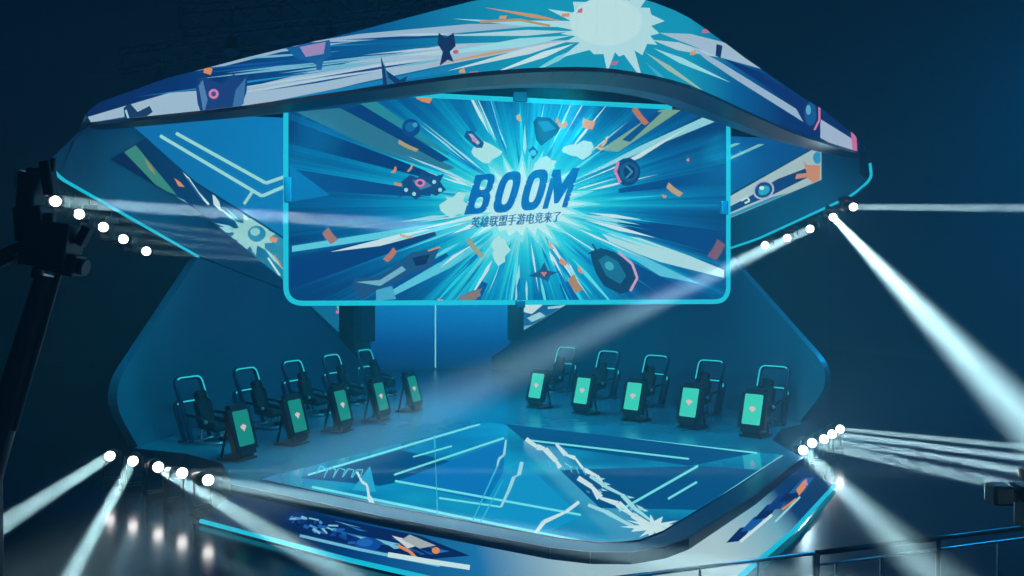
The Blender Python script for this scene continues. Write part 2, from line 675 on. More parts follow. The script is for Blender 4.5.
# ------------------------------------------------------------------ back LED wall
bw = empty('back_led_wall', (0.15, 9.75, 0))
tag(bw, 'blue gradient LED wall with a bright vertical line in the opening behind the main screen', 'led wall')


def c_back(nt):
    tc, s = objxyz(nt)
    return ramp(nt, maprange(nt, s.outputs['Z'], 0.0, 3.0), [(0.0, (4, 48, 98)), (0.35, (4, 70, 142)), (0.7, (8, 108, 182)), (1.0, (14, 130, 196))])


mb_ = ramp_led('led_back', c_back, 1.0)
b = MB(); b.box((5.9, 0.12, 3.6), (0.65, 9.85, 1.81), mb_); sub(b, 'display', bw, bw.location)
b = MB(); b.box((0.05, 0.04, 2.9), (0.41, 9.77, 1.52), glow((120, 224, 226))); sub(b, 'light_line', bw, bw.location)
b = MB(); b.box((0.72, 0.5, 3.6), (-2.62, 9.7, 1.81), m_wing, 0.03); sub(b, 'side_post', bw, bw.location)
b = MB(); b.box((0.6, 0.3, 3.6), (3.92, 9.95, 1.81), m_wing, 0.03); sub(b, 'side_post', bw, bw.location)

# ------------------------------------------------------------------ canopy
cano = empty('stage_canopy', (0, -3, 6.6))
tag(cano, 'huge diamond shaped canopy with a curved LED band hanging over the stage', 'canopy')
co = cano.location
half = [(8.4, -7.4), (8.12, -7.59), (6.73, -8.55), (5.93, -9.1), (5.2, -9.65), (3.45, -11.15), (2.6, -11.9), (2.1, -12.32), (1.75, -12.6), (1.4, -12.82), (1.0, -13.03), (0.6, -13.18), (0.3, -13.26), (0, -13.29)]
TOP = [(0, 7.74), (1.5, 7.68), (2.5, 7.6), (3.4, 7.53), (5.0, 7.46), (6.7, 7.27), (8.1, 6.98), (8.4, 6.8)]


def ztop(x):
    x = abs(x)
    for (a, za), (c, zc) in zip(TOP, TOP[1:]):
        if x <= c:
            return za + (zc - za) * (x - a) / (c - a)
    return TOP[-1][1]


plan = [(-p[0], p[1]) for p in half] + half[-2::-1]


def c_band(nt):
    tc, s = objxyz(nt)
    return ramp(nt, maprange(nt, s.outputs['X'], -8.5, 8.5), [(0.0, (10, 44, 104)), (0.18, (10, 66, 136)), (0.32, (10, 104, 168)), (0.44, (24, 168, 206)), (0.6, (24, 168, 206)), (0.68, (10, 108, 172)), (0.8, (10, 56, 124)), (1, (10, 44, 104))])


m_band = ramp_led('led_band', c_band, 0.8)
b = MB()
pcs = []
for (p, q) in zip(plan, plan[1:]):
    quad = [(p[0], p[1], 6.6), (q[0], q[1], 6.6), (q[0], q[1], ztop(q[0])), (p[0], p[1], ztop(p[0]))]
    b.face(quad, m_band)
    pcs.append(quad)
band = sub(b, 'led_band', cano, co)
A = Art(pcs)
BC = (612, 30)
rnd = random.Random(3)
# streaks on the long arm
A.poly([(88, 117), (169, 93), (253, 86), (360, 60), (450, 44), (574, 40), (440, 66), (360, 83), (300, 98), (246, 111), (150, 126), (105, 127), (92, 124)], (158, 192, 216))
A.poly([(167, 76), (225, 62), (281, 49), (316, 41), (360, 34), (470, 24), (560, 24), (470, 32), (360, 41), (281, 52), (225, 66)], (150, 186, 212))
A.poly([(270, 102), (360, 84), (440, 68), (500, 60), (440, 74), (350, 90)], (24, 130, 186))
A.poly([(95, 122), (130, 116), (150, 126), (110, 131)], (20, 70, 136))
for k in range(26):
    x0 = rnd.uniform(120, 400)
    yb = 30 + (612 - x0) * rnd.uniform(0.02, 0.175)
    f = rnd.uniform(0.25, 0.5)
    x1, y1 = x0 + (612 - x0) * f, yb + (32 - yb) * f
    A.poly([(x0, yb), ((x0 + x1) / 2, (yb + y1) / 2 - rnd.uniform(0.7, 1.8)), (x1, y1), ((x0 + x1) / 2, (yb + y1) / 2 + rnd.uniform(0.7, 1.8))],
           rnd.choice([(16, 88, 160), (10, 70, 140), (110, 184, 214), (30, 140, 196), (180, 210, 224)]))
for a0, r0, r1, w, c in ((172, 40, 190, 9, PALE), (166, 40, 170, 7, (190, 220, 228)), (178, 40, 170, 6, (170, 214, 226)), (184, 40, 160, 5, PALE), (160, 40, 130, 6, WHITE), (152, 40, 100, 5, (120, 210, 226)), (190, 50, 130, 4, (200, 150, 110)), (169, 90, 190, 3, (196, 160, 120)), (14, 40, 120, 8, (170, 206, 220)), (24, 45, 130, 6, PALE), (34, 40, 120, 5, (150, 190, 180)), (44, 45, 100, 4, (60, 170, 210))):
    A.shard(BC, a0, r0, r1, w, c)
# burst
rb = random.Random(14)
pts = []
t = 0.0
while t < 2 * math.pi - .12:
    pts.append((BC[0] + rb.uniform(38, 46) * math.cos(t), BC[1] - 4 + rb.uniform(26, 32) * math.sin(t)))
    t += rb.uniform(.1, .3)
    L = rb.choice([1.0, 1.05, 1.15, 1.5, 1.9])
    pts.append((BC[0] + 46 * L * math.cos(t), BC[1] - 4 + 31 * L * math.sin(t)))
    t += rb.uniform(.06, .2)
A.poly(pts, (172, 222, 230))
A.disc(606, 22, 36, 24, (186, 228, 233))
# streaks on the short arm
A.poly([(659, 33), (690, 34), (722, 42), (761, 58), (761, 69), (718, 57), (690, 45)], (158, 190, 214))
A.poly([(690, 46), (718, 61), (796, 109), (803, 122), (736, 80), (706, 60)], (150, 184, 212))
A.poly([(771, 65), (790, 74), (817, 93), (771, 72)], (146, 180, 208))
A.poly([(820, 119), (852, 139), (854, 156), (820, 138)], (160, 186, 214))
A.poly([(722, 58), (760, 72), (815, 112), (800, 108)], (10, 46, 112))
# gadgets on the band
A.poly([(196, 86), (204, 76), (210, 80), (222, 84), (234, 74), (242, 80), (248, 74), (247, 92), (240, 110), (226, 118), (204, 120), (198, 104)], (26, 66, 128))
A.poly([(199, 86), (203, 80), (208, 100), (204, 114)], (80, 130, 180))
A.disc(214, 94, 5, 5, PINK); A.disc(214, 94, 2.5, 2.5, (60, 80, 150))
A.poly([(236, 90), (246, 78), (244, 104), (232, 112)], (60, 116, 170))
A.poly([(204, 66), (213, 69), (211, 75), (204, 73)], ORANGE)
A.poly([(286, 48), (330, 40), (332, 56), (316, 64), (296, 58)], (20, 96, 160))
A.poly([(300, 47), (326, 42), (324, 54), (306, 57)], (156, 140, 190)); A.poly([(316, 60), (324, 58), (322, 70), (317, 70)], (30, 100, 160))
A.poly([(381, 56), (386, 70), (400, 80), (408, 76), (402, 90), (384, 92)], (16, 60, 110))
A.poly([(384, 62), (389, 78), (398, 86), (388, 88)], (40, 110, 160))
A.poly([(439, 33), (446, 38), (454, 33), (456, 46), (450, 52), (454, 62), (448, 60), (440, 66), (443, 52), (438, 44)], (20, 50, 96))
A.disc(456, 52, 3, 2, (190, 90, 120))
A.poly([(124, 108), (130, 103), (138, 112), (150, 106), (153, 112), (142, 120), (136, 132), (126, 128)], (24, 60, 104))
A.line([(126, 110), (132, 128)], 2, PALE)
A.disc(812, 112, 10, 17, (22, 46, 100), 0); A.line([(815, 96), (819, 106), (819, 120), (814, 130)], 2, PINK); A.disc(810, 114, 6, 12, (20, 90, 150)); A.disc(808, 110, 2.5, 5, (90, 170, 206))
A.poly([(764, 60), (769, 62), (768, 78), (764, 80)], (14, 60, 120))
A.poly([(716, 44), (722, 46), (720, 58), (715, 56)], (20, 50, 100))
A.poly([(850, 128), (856, 134), (857, 156), (852, 150)], (200, 110, 160))
for x, y in ((500, 16), (562, 14), (578, 10), (612, 62), (470, 72), (702, 30), (460, 70), (690, 52)):
    A.poly([(x, y), (x + rnd.uniform(4, 9), y - rnd.uniform(0, 3)), (x + rnd.uniform(3, 8), y + 3), (x - 1, y + 3)], rnd.choice([ORANGE, (200, 160, 120), (190, 110, 130)]))
A.line([(480, 22), (520, 20), (550, 26)], 2.5, (180, 150, 110))
A.build('band_graphics', band)

# rim below band (dark lip), inner ring and underside
inner = []
for p in plan:
    k = 1 - abs(p[0]) / 8.4
    inner.append((p[0] * (0.93 - 0.0 * k), p[1] + 0.45 + 0.95 * k))
uz = lambda i: min(7.5, max(6.72, ztop(plan[i][0]) - .22))
b = MB()
for i in range(len(plan) - 1):
    p, q = plan[i], plan[i + 1]
    n = Vector((q[1] - p[1], -(q[0] - p[0]), 0)).normalized()
    if n.y > 0:
        n = -n
    b.face([(p[0], p[1], 6.6), (p[0] + n.x * .06, p[1] + n.y * .06, 6.52), (q[0] + n.x * .06, q[1] + n.y * .06, 6.52), (q[0], q[1], 6.6)], m_trim)
    m1 = lambda a, t: (a[0][0] + (a[1][0] - a[0][0]) * t, a[0][1] + (a[1][1] - a[0][1]) * t)
    a0, a1 = (p, inner[i]), (q, inner[i + 1])
    pm, qm = m1(a0, .42), m1(a1, .42)
    b.face([(p[0] + n.x * .06, p[1] + n.y * .06, 6.52), (pm[0], pm[1], 6.5), (qm[0], qm[1], 6.5), (q[0] + n.x * .06, q[1] + n.y * .06, 6.52)], m_trim)
    b.face([(p[0], p[1], ztop(p[0])), (q[0], q[1], ztop(q[0])), (q[0] * .98, q[1] + .3, ztop(q[0])), (p[0] * .98, p[1] + .3, ztop(p[0]))], m_black)
sub(b, 'band_rim', cano, co)
b = MB()
for i in range(len(plan) - 1):
    p, q = plan[i], plan[i + 1]
    a0, a1 = (p, inner[i]), (q, inner[i + 1])
    pm, qm = m1(a0, .42), m1(a1, .42)
    b.face([(pm[0], pm[1], 6.5), (inner[i][0], inner[i][1], 6.62), (inner[i + 1][0], inner[i + 1][1], 6.62), (qm[0], qm[1], 6.5)], m_under)
    b.face([(inner[i][0], inner[i][1], 6.62), (inner[i][0], inner[i][1], uz(i)), (inner[i + 1][0], inner[i + 1][1], uz(i + 1)), (inner[i + 1][0], inner[i + 1][1], 6.62)], m_under)
sub(b, 'underside', cano, co)

# sloping LED ceiling between the two fascias
CT = [(-7.3, 6.72), (-6.4, 6.95), (-5.5, 6.68), (-3.4, 6.0), (2.0, 4.98), (7.2, 3.3)]


def c_ceil(nt):
    tc, s = objxyz(nt)
    return ramp(nt, maprange(nt, s.outputs['X'], -8.0, 8.0), [(0.0, (16, 122, 190)), (0.25, (14, 140, 210)), (0.5, (10, 110, 180)), (0.8, (12, 104, 176)), (1, (10, 84, 150))])


m_ceil = ramp_led('led_ceiling', c_ceil, 0.85)
b = MB()
cp = []
for (y0, z0), (y1, z1) in zip(CT, CT[1:]):
    q = [(-vx(y0), y0, z0), (vx(y0), y0, z0), (vx(y1), y1, z1), (-vx(y1), y1, z1)]
    slab(b, q, (0, 0, 0.1), m_ceil)
    cp.append(q)
cl = sub(b, 'ceiling_display', cano, co)
A = Art(cp)
YL = (150, 222, 222)
A.line([(160, 135.5), (262, 196), (292, 183)], 3.4, YL)
A.line([(176, 133), (266, 183), (292, 174)], 3.4, YL)
A.line([(252, 192), (244, 204)], 3, YL)
A.build('ceiling_graphics', cl)
A = Art(cp)
A.line([(724, 149), (775, 127)], 2.6, (120, 196, 200))
A.line([(724, 161), (788, 132)], 2.6, (120, 196, 200))
A.line([(724, 121), (770, 121)], 2, CYAN)
A.build('ceiling_graphics', cl)
b = MB()
for i in range(len(inner) - 1):
    p, q = inner[i], inner[i + 1]
    zr = lambda x: 7.5 - .62 * min(1, max(0, (abs(x) - 4.9) / 1.4))
    b.face([(p[0], p[1], uz(i)), (q[0], q[1], uz(i + 1)), (q[0] * 1.02, max(q[1], -7.3), zr(q[0])), (p[0] * 1.02, max(p[1], -7.3), zr(p[0]))], m_black)
sub(b, 'roof_panel', cano, co)

# fascias, LED strips, light tubes
for sg in (-1, 1):
    ys = [-7.5, -6.4, -5.5, -4.4, -3.4, -1, 2.0, 4.0, 7.15]
    zl = lambda y: zlow(y, sg)

    def czt(y):
        for (a, za), (c, zc) in zip(CT, CT[1:]):
            if y <= c:
                return za + (zc - za) * (y - a) / (c - a)
        return CT[-1][1]
    b = MB()
    lo = [(sg * vx(y), y, zl(y)) for y in ys]
    hi = [(sg * vx(y), y, czt(max(y, -7.3)) + 0.02) for y in ys]
    # rounded corner piece at the front end of the fascia
    cx = [(sg * 8.43, -7.6), (sg * 8.36, -7.7), (sg * 8.2, -7.68)]
    for i in range(len(ys) - 1):
        slab(b, [lo[i], lo[i + 1], hi[i + 1], hi[i]], (sg * vn.x * 0.1, vn.y * 0.1, 0), m_fascia)
    if sg < 0:      # the fascia runs on to a point beyond the band corner
        b.face([lo[0], (-8.62, -8.27, 5.45), (-8.73, -8.55, 5.66), (-8.4, -7.4, 6.58), hi[0]], m_fascia)
        b.face([(-8.4, -7.4, 6.58), (-8.73, -8.55, 5.66), (-8.25, -7.7, 6.5)], m_fascia)
    else:
        loc = [lo[0]] + [(p[0], p[1], 5.84 + 0.1 * k) for k, p in enumerate(cx)]
        hic = [hi[0]] + [(p[0], p[1], 6.56) for p in cx]
        for i in range(len(loc) - 1):
            b.face([loc[i], loc[i + 1], hic[i + 1], hic[i]], m_fascia)
    sub(b, 'fascia', cano, co)
    # light tube along the lower edge
    b = MB()
    if sg < 0:
        tp = [(-6.99, -3.3, 4.17), (-8.64, -8.27, 5.42), (-8.74, -8.57, 5.66)]
    else:
        tp = [(vx(y) + 0.02, y, zl(y) - 0.03) for y in (1.5, -1.0, -4.4, -7.2)] + [(8.44, -7.6, 5.85), (8.46, -7.75, 5.98), (8.44, -7.72, 6.3)]
    b.tube(fillet(tp, 0.4, 4), 0.032, m_tubeled)
    sub(b, 'light_tube', cano, co)
    # LED strip
    BOT = [(-6.73, 6.0), (-3.4, 5.33), (1.9, 3.66), (7.0, 1.75)]
    TPP = [(-5.54 if sg < 0 else -6.4, 6.64 if sg < 0 else 6.93), (-3.4, 5.92), (2.0, 4.9), (7.0, 3.0)]
    if sg > 0:
        BOT[0] = (-6.4, 6.07)
    off = -0.03
    PT = lambda yz: (sg * vx(yz[0]) + sg * vn.x * off, yz[0] + vn.y * off, yz[1])
    pcs = [[PT(BOT[i]), PT(BOT[i + 1]), PT(TPP[i + 1]), PT(TPP[i])] for i in range(3)]
    if sg < 0:
        def c_strip(nt):
            tc, s = objxyz(nt)
            return ramp(nt, maprange(nt, s.outputs['Y'], -7.0, 3.0), [(0, (10, 52, 98)), (0.45, (8, 74, 128)), (0.7, (14, 120, 168)), (0.85, (30, 160, 196)), (1, (20, 120, 170))])
    else:
        def c_strip(nt):
            tc, s = objxyz(nt)
            return ramp(nt, maprange(nt, s.outputs['Y'], -7.0, 3.0), [(0, (176, 214, 220)), (0.4, (186, 222, 226)), (1, (120, 190, 214))])
    b = MB()
    ms = ramp_led('led_strip', c_strip, 0.8)
    for q in pcs:
        slab(b, q, (sg * vn.x * 0.02, vn.y * 0.02, 0), ms)
    st = sub(b, 'led_strip', cano, co)
    A = Art(pcs, 0.006)
    if sg < 0:
        Z = lambda x, y: (60 + x / 2.504, 100 + y / 2.504)
        A.poly([Z(120, 110), Z(150, 108), Z(250, 215), Z(200, 225), Z(150, 180)], (8, 40, 84))
        A.poly([Z(140, 110), Z(185, 108), Z(292, 238), Z(248, 222)], (58, 140, 128))
        A.poly([Z(150, 185), Z(215, 212), Z(250, 235), Z(200, 225)], (60, 150, 176))
        A.poly([Z(155, 190), Z(175, 200), Z(168, 205)], WHITE)
        A.poly([Z(210, 145), Z(228, 165), Z(240, 190), Z(222, 172)], (150, 140, 110))
        A.poly([Z(285, 195), Z(300, 205), Z(312, 218), Z(296, 216)], ORANGE)
        A.line([Z(303, 170), Z(345, 232), Z(372, 262)], 2.2, WHITE)
        A.line([Z(318, 196), Z(356, 250)], 1.6, (40, 110, 170))
        A.poly([Z(272, 235), Z(310, 250), Z(345, 285), Z(300, 270)], (110, 190, 214))
        A.line([Z(276, 240), Z(290, 262), Z(320, 268), Z(345, 290)], 1.6, WHITE)
        A.poly([Z(380, 230), Z(398, 255), Z(404, 280), Z(384, 262)], WHITE)
        A.poly([Z(355, 300), Z(366, 312), Z(368, 330), Z(356, 322)], ORANGE)
        rnd = random.Random(8)
        pts = []
        for k in range(26):
            t = 2 * math.pi * k / 26
            rr = rnd.uniform(.55, .75) if k % 2 else rnd.uniform(.9, 1.2)
            pts.append(Z(480 + 62 * rr * math.cos(t), 335 + 52 * rr * math.sin(t)))
        A.poly(pts, (150, 214, 214))
        A.disc(*Z(492, 335), 9, 8, (30, 140, 180)); A.disc(*Z(488, 330), 5, 4, (140, 210, 214))
        for k in range(16):
            a0 = rnd.uniform(0, 360)
            A.shard(Z(480, 335), a0, 18, rnd.uniform(28, 60), 3, rnd.choice([PALE, (60, 190, 214), (20, 110, 170)]))
        A.poly([Z(525, 342), Z(545, 345), Z(540, 358), Z(524, 352)], ORANGE)
        A.line([Z(520, 395), Z(550, 440)], 2, WHITE)
        A.line([Z(535, 388), Z(555, 420)], 1.4, ORANGE)
        A.build('strip_graphics', st)
        A = Art(pcs, 0.006)   # piece seen below the screen
        A.disc(345, 309, 9, 6, (120, 190, 214), 30); A.disc(344, 309, 5, 3, (20, 60, 120), 30)
        A.disc(338, 312, 2.4, 1.8, PINK); A.disc(353, 305, 2, 2, WHITE)
        A.poly([(336, 318), (352, 318), (350, 328), (340, 326)], (20, 110, 160))
    else:
        Z = lambda x, y: (700 + x / 4.115, 100 + y / 4.115)
        A.poly([Z(100, 450), Z(200, 400), Z(320, 325), Z(440, 280), Z(445, 318), Z(300, 390), Z(200, 430), Z(110, 470)], (14, 62, 120))
        A.poly([Z(110, 400), Z(300, 290), Z(460, 200), Z(430, 190), Z(250, 290), Z(110, 380)], (26, 120, 176))
        A.poly([Z(100, 492), Z(300, 420), Z(400, 375), Z(300, 398), Z(110, 476)], (50, 150, 190))
        A.disc(*Z(262, 370), 11, 9.5, (176, 176, 206), -25); A.disc(*Z(262, 370), 9, 7.6, (16, 70, 130), -25); A.disc(*Z(264, 372), 6, 4.6, (30, 170, 200), -30)
        A.disc(*Z(255, 362), 2.6, 2, WHITE)
        A.line([Z(170, 415), Z(195, 400), Z(205, 415), Z(185, 425)], 1.8, WHITE)
        A.poly([Z(425, 250), Z(445, 268), Z(494, 268), Z(494, 345), Z(470, 345), Z(440, 318), Z(392, 326), Z(398, 305), Z(440, 300)], (196, 142, 112))
        A.disc(*Z(484, 238), 4.5, 6, (40, 150, 196))
        A.disc(*Z(246, 297), 2, 2, (220, 160, 150))
        A.build('strip_graphics', st)
        A = Art(pcs, 0.006)
        A.poly([(524, 305), (585, 305), (570, 314), (548, 322), (524, 326)], (20, 90, 150))
        A.poly([(524, 304), (544, 304), (532, 314), (524, 312)], WHITE)
        A.poly([(527, 318), (540, 312), (546, 316), (532, 322)], (150, 214, 226)); A.line([(548, 308), (566, 306)], 2.4, PALE)
    A.build('strip_graphics', st)
    b = MB()
    x0, x1 = ((-2.78, -2.2) if sg < 0 else (3.0, 3.56))
    b.box((x1 - x0, .3, 1.9), ((x0 + x1) / 2, 7.35, 2.3), m_trim, .03)
    sub(b, 'end_post', cano, co)

# ------------------------------------------------------------------ main screen
SX0, SX1, SZ0, SZ1, SY = -4.65, 4.72, 3.1, 7.3, -8.0
scr = empty('main_screen', ((SX0 + SX1) / 2, SY, SZ0))
tag(scr, 'wide hanging LED screen showing BOOM lettering in a blue starburst, framed by a cyan tube', 'screen')
bc = hy(525, 205, SY)


def c_scr(nt):
    tc, s = objxyz(nt)
    v = nt.nodes.new('ShaderNodeVectorMath'); v.operation = 'LENGTH'
    mul = nt.nodes.new('ShaderNodeVectorMath'); mul.operation = 'MULTIPLY'
    mul.inputs[1].default_value = (0.86, 0.0, 1.25)
    nt.links.new(tc.outputs['Object'], mul.inputs[0])
    nt.links.new(mul.outputs[0], v.inputs[0])
    nrm = nt.nodes.new('ShaderNodeVectorMath'); nrm.operation = 'NORMALIZE'
    nt.links.new(mul.outputs[0], nrm.inputs[0])
    nz = nt.nodes.new('ShaderNodeTexNoise')
    nz.inputs['Scale'].default_value = 5.0
    nz.inputs['Detail'].default_value = 6
    nz.inputs['Roughness'].default_value = 0.75
    nt.links.new(nrm.outputs[0], nz.inputs['Vector'])
    ml = nt.nodes.new('ShaderNodeMath'); ml.operation = 'MULTIPLY_ADD'
    ml.inputs[1].default_value = 3.6
    ml.inputs[2].default_value = -0.72
    nt.links.new(nz.outputs['Fac'], ml.inputs[0])
    m2 = nt.nodes.new('ShaderNodeMath'); m2.operation = 'MULTIPLY'
    nt.links.new(v.outputs['Value'], m2.inputs[0])
    nt.links.new(ml.outputs[0], m2.inputs[1])
    return ramp(nt, maprange(nt, m2.outputs[0], 0.0, 5.0), [(0.0, (190, 240, 240)), (0.13, (140, 234, 238)), (0.25, (40, 210, 230)), (0.42, (10, 160, 208)), (0.66, (6, 108, 170)), (1.0, (6, 70, 128))])


m_scr = ramp_led('led_main_screen', c_scr, 0.9)
b = MB()
out = fillet([Vector((SX0, SY, SZ0)), Vector((SX1, SY, SZ0)), Vector((SX1, SY, SZ1)), Vector((SX0, SY, SZ1))], 0.3, 6, True)
b.face(out, m_scr)
disp = b.build('display', scr, bc)
disp.location = bc - scr.location
b = MB()
slab(b, [p + Vector((0, 0.02, 0)) for p in out], (0, 0.22, 0), m_black)
sub(b, 'casing', scr, scr.location)
A = Art([[(SX0, SY, SZ0), (SX1, SY, SZ0), (SX1, SY, SZ1), (SX0, SY, SZ1)]], 0.004)
c0 = (525, 205)
rnd = random.Random(21)
# large coloured sectors
for a0, a1, col in ((205, 212, (8, 70, 128)), (214, 218, (40, 140, 160)), (196, 202, (6, 58, 120)), (184, 190, (8, 76, 140)), (158, 166, (6, 62, 126)), (140, 147, (8, 84, 150)),
                    (112, 118, (6, 84, 152)), (62, 70, (8, 92, 160)), (30, 40, (6, 72, 136)), (8, 16, (6, 66, 130)), (348, 353, (6, 70, 136)), (318, 324, (8, 90, 156)), (236, 241, (8, 110, 174)), (296, 301, (8, 110, 176))):
    P = lambda a, r: (c0[0] + r * math.cos(R(a)), c0[1] + r * math.sin(R(a)) * 0.9)
    A.poly([P(a0 + 1, 95), P(a0, 300), P(a1, 300), P(a1 - 1, 95)], col)
A.poly([(296, 112), (340, 108), (455, 168), (440, 172), (380, 152)], (44, 120, 150))
A.poly([(345, 110), (362, 105), (450, 160), (440, 162)], (8, 64, 126))
A.poly([(290, 165), (330, 195), (290, 202)], (10, 120, 184))
A.poly([(600, 150), (660, 110), (684, 108), (618, 152)], (120, 170, 150))
A.poly([(622, 140), (655, 112), (662, 112), (630, 142)], (8, 80, 140))
# broad bright streaks
A.poly([(570, 182), (640, 146), (715, 112), (724, 112), (724, 118), (660, 144), (600, 170)], (140, 214, 228))
A.poly([(560, 190), (612, 168), (690, 126), (640, 158)], WHITE)
A.poly([(600, 232), (640, 238), (690, 256), (724, 270), (724, 278), (660, 262), (612, 244)], (170, 222, 230))
A.poly([(596, 236), (630, 250), (700, 284), (660, 276)], (90, 196, 224))
A.poly([(470, 218), (400, 236), (292, 252), (292, 246), (380, 232)], (90, 206, 230))
A.poly([(470, 222), (380, 246), (330, 252), (400, 234)], WHITE)
A.poly([(492, 240), (450, 268), (385, 300), (375, 300), (440, 262)], (90, 200, 226))
A.poly([(480, 240), (440, 268), (420, 288), (452, 256)], WHITE)
for k in range(120):
    a = rnd.uniform(0, 360)
    r0 = rnd.uniform(34, 80)
    r1 = r0 + rnd.uniform(20, 95)
    col = rnd.choice([PALE, WHITE, CYAN, CYAN, (90, 220, 236), (16, 150, 206), (10, 120, 186)])
    A.shard(c0, a, r0, r1, rnd.uniform(1.0, 4.5), col, 1.0, rnd.uniform(.15, .5))
# white core
pts = []
for k in range(48):
    t = 2 * math.pi * k / 48
    rr = rnd.uniform(.6, .78) if k % 2 else rnd.uniform(.85, 1.3)
    pts.append((522 + 66 * rr * math.cos(t), 204 + 44 * rr * math.sin(t)))
A.poly(pts, (120, 226, 234))
pts = [(522 + (x - 522) * .82, 204 + (y - 204) * .82) for x, y in pts[::-1]]
A.poly(pts, (186, 236, 238))
for cx, cy, w, h in ((455, 205, 14, 12), (486, 152, 14, 10), (580, 150, 16, 9), (500, 250, 9, 14), (545, 165, 12, 8)):
    pts = [(cx + w * rnd.uniform(.6, 1.2) * math.cos(t), cy + h * rnd.uniform(.6, 1.2) * math.sin(t)) for t in [2 * math.pi * k / 14 for k in range(14)]]
    A.poly(pts, (170, 228, 230))
# gadgets floating in the burst
A.disc(411, 128, 9, 9, (8, 74, 140)); A.disc(410, 127, 5, 5, (20, 110, 170)); A.disc(415, 125, 2.5, 2.5, (60, 160, 200))
A.poly([(466, 131), (472, 131), (484, 143), (482, 148), (476, 148), (464, 137)], (24, 80, 140)); A.poly([(468, 134), (472, 134), (480, 143), (477, 145)], (150, 190, 214)); A.disc(474, 140, 3, 2, PINK, 45)
A.poly([(533, 122), (537, 117), (550, 118), (560, 128), (557, 134), (541, 146), (536, 140)], (10, 56, 108)); A.poly([(537, 122), (548, 121), (556, 129), (544, 132)], (30, 96, 150))
A.poly([(528, 150), (533, 146), (538, 152), (533, 160)], (16, 90, 150)); A.disc(533, 153, 3, 3, (70, 190, 214))
A.disc(627, 172, 13, 14, (14, 60, 116)); A.line([(618, 162), (615, 172), (620, 183)], 3, PINK); A.disc(629, 172, 9, 10, (24, 86, 140)); A.disc(629, 172, 6, 7, (8, 46, 96)); A.line([(626, 166), (632, 172), (626, 178)], 2, (60, 140, 180))
A.poly([(401, 182), (410, 175), (418, 178), (422, 170), (428, 178), (444, 174), (440, 182), (446, 190), (436, 196), (426, 192), (416, 200), (408, 194), (398, 198), (404, 190)], (22, 72, 128))
A.poly([(412, 180), (424, 180), (432, 186), (420, 190)], (70, 130, 176)); A.disc(420, 183, 5, 4, PINK); A.disc(420, 183, 2.6, 2, (60, 70, 140))
for p in ((406, 190), (434, 182), (414, 194), (440, 190)):
    A.disc(p[0], p[1], 2, 2, PALE)
A.poly([(352, 288), (354, 278), (380, 276), (400, 262), (412, 252), (428, 250), (440, 246), (436, 256), (430, 268), (414, 272), (392, 284), (374, 292), (362, 300)], (30, 84, 132))
A.poly([(356, 282), (380, 280), (402, 266), (406, 270), (380, 286)], (110, 180, 206)); A.poly([(412, 258), (430, 254), (426, 264), (416, 266)], (12, 44, 92)); A.line([(428, 251), (440, 247)], 1.6, ORANGE)
A.poly([(376, 290), (392, 286), (396, 299), (376, 301)], (70, 170, 206))
A.poly([(592, 262), (590, 254), (600, 248), (614, 252), (628, 262), (636, 276), (632, 290), (620, 294), (604, 286), (596, 274)], (14, 58, 100))
A.poly([(598, 260), (606, 255), (618, 262), (626, 276), (620, 284), (606, 276)], (24, 110, 146)); A.line([(618, 252), (632, 264), (637, 278), (630, 291)], 2.6, (200, 160, 196)); A.line([(588, 254), (596, 250), (592, 244)], 1.6, (20, 60, 110))
A.disc(609, 266, 5, 4, (60, 170, 190), 40)
A.poly([(528, 276), (540, 270), (544, 262), (548, 271), (558, 272), (550, 276), (548, 282), (541, 278)], (30, 80, 130)); A.poly([(540, 272), (547, 272), (544, 277)], (190, 120, 110))
A.poly([(468, 292), (482, 288), (476, 300), (460, 300)], (120, 110, 110))
for x, y, rt, w, h, c in ((424, 98, 20, 16, 7, ORANGE), (640, 116, 50, 22, 6, (180, 120, 100)), (588, 124, 15, 13, 9, ORANGE), (563, 125, -30, 10, 5, ORANGE), (558, 121, 60, 8, 3, ORANGE), (604, 142, -60, 12, 3, (200, 180, 130)), (600, 148, 10, 8, 3, (210, 180, 140)),
                          (408, 146, 25, 22, 4, (170, 160, 120)), (394, 170, -60, 8, 3, ORANGE), (398, 184, 10, 8, 3, ORANGE), (410, 168, -60, 10, 2.4, (190, 160, 130)), (674, 190, 35, 18, 6, (180, 160, 120)), (664, 196, 10, 5, 3, ORANGE), (330, 236, 50, 16, 9, (160, 120, 120)),
                          (390, 255, -50, 16, 6, (180, 120, 100)), (406, 236, 10, 14, 2.5, (196, 180, 160)), (475, 248, 50, 24, 5, (150, 160, 130)), (563, 262, 30, 9, 5, ORANGE), (575, 284, 60, 18, 8, (170, 130, 90)), (551, 246, 60, 8, 3, (210, 170, 130)), (470, 296, -20, 22, 7, (130, 120, 120)),
                          (716, 250, -60, 20, 10, (120, 90, 110)), (519, 118, 70, 8, 4, (200, 180, 130)), (688, 160, 80, 4, 3, ORANGE), (580, 270, 60, 8, 3, ORANGE), (440, 300, 0, 6, 3, ORANGE)):
    ca, sa = math.cos(R(rt)), math.sin(R(rt))
    Q = lambda u, v: (x + u * ca - v * sa, y + u * sa + v * ca)
    A.poly([Q(-w / 2, -h / 2), Q(0, -h / 2 + 1), Q(w / 2, -h / 2 + .5), Q(w / 2 - 1, h / 2), Q(0, h / 2 + .8), Q(-w / 2 + 1, h / 2)], c)
A.build('starburst_graphics', disp).location = -bc

# BOOM lettering
L_ = Art([[(SX0, SY, SZ0), (SX1, SY, SZ0), (SX1, SY, SZ1), (SX0, SY, SZ1)]], 0.03)
BLUE = (6, 98, 178)
Z = lambda x, y: (440 + x / 5.239, 140 + y / 5.239)


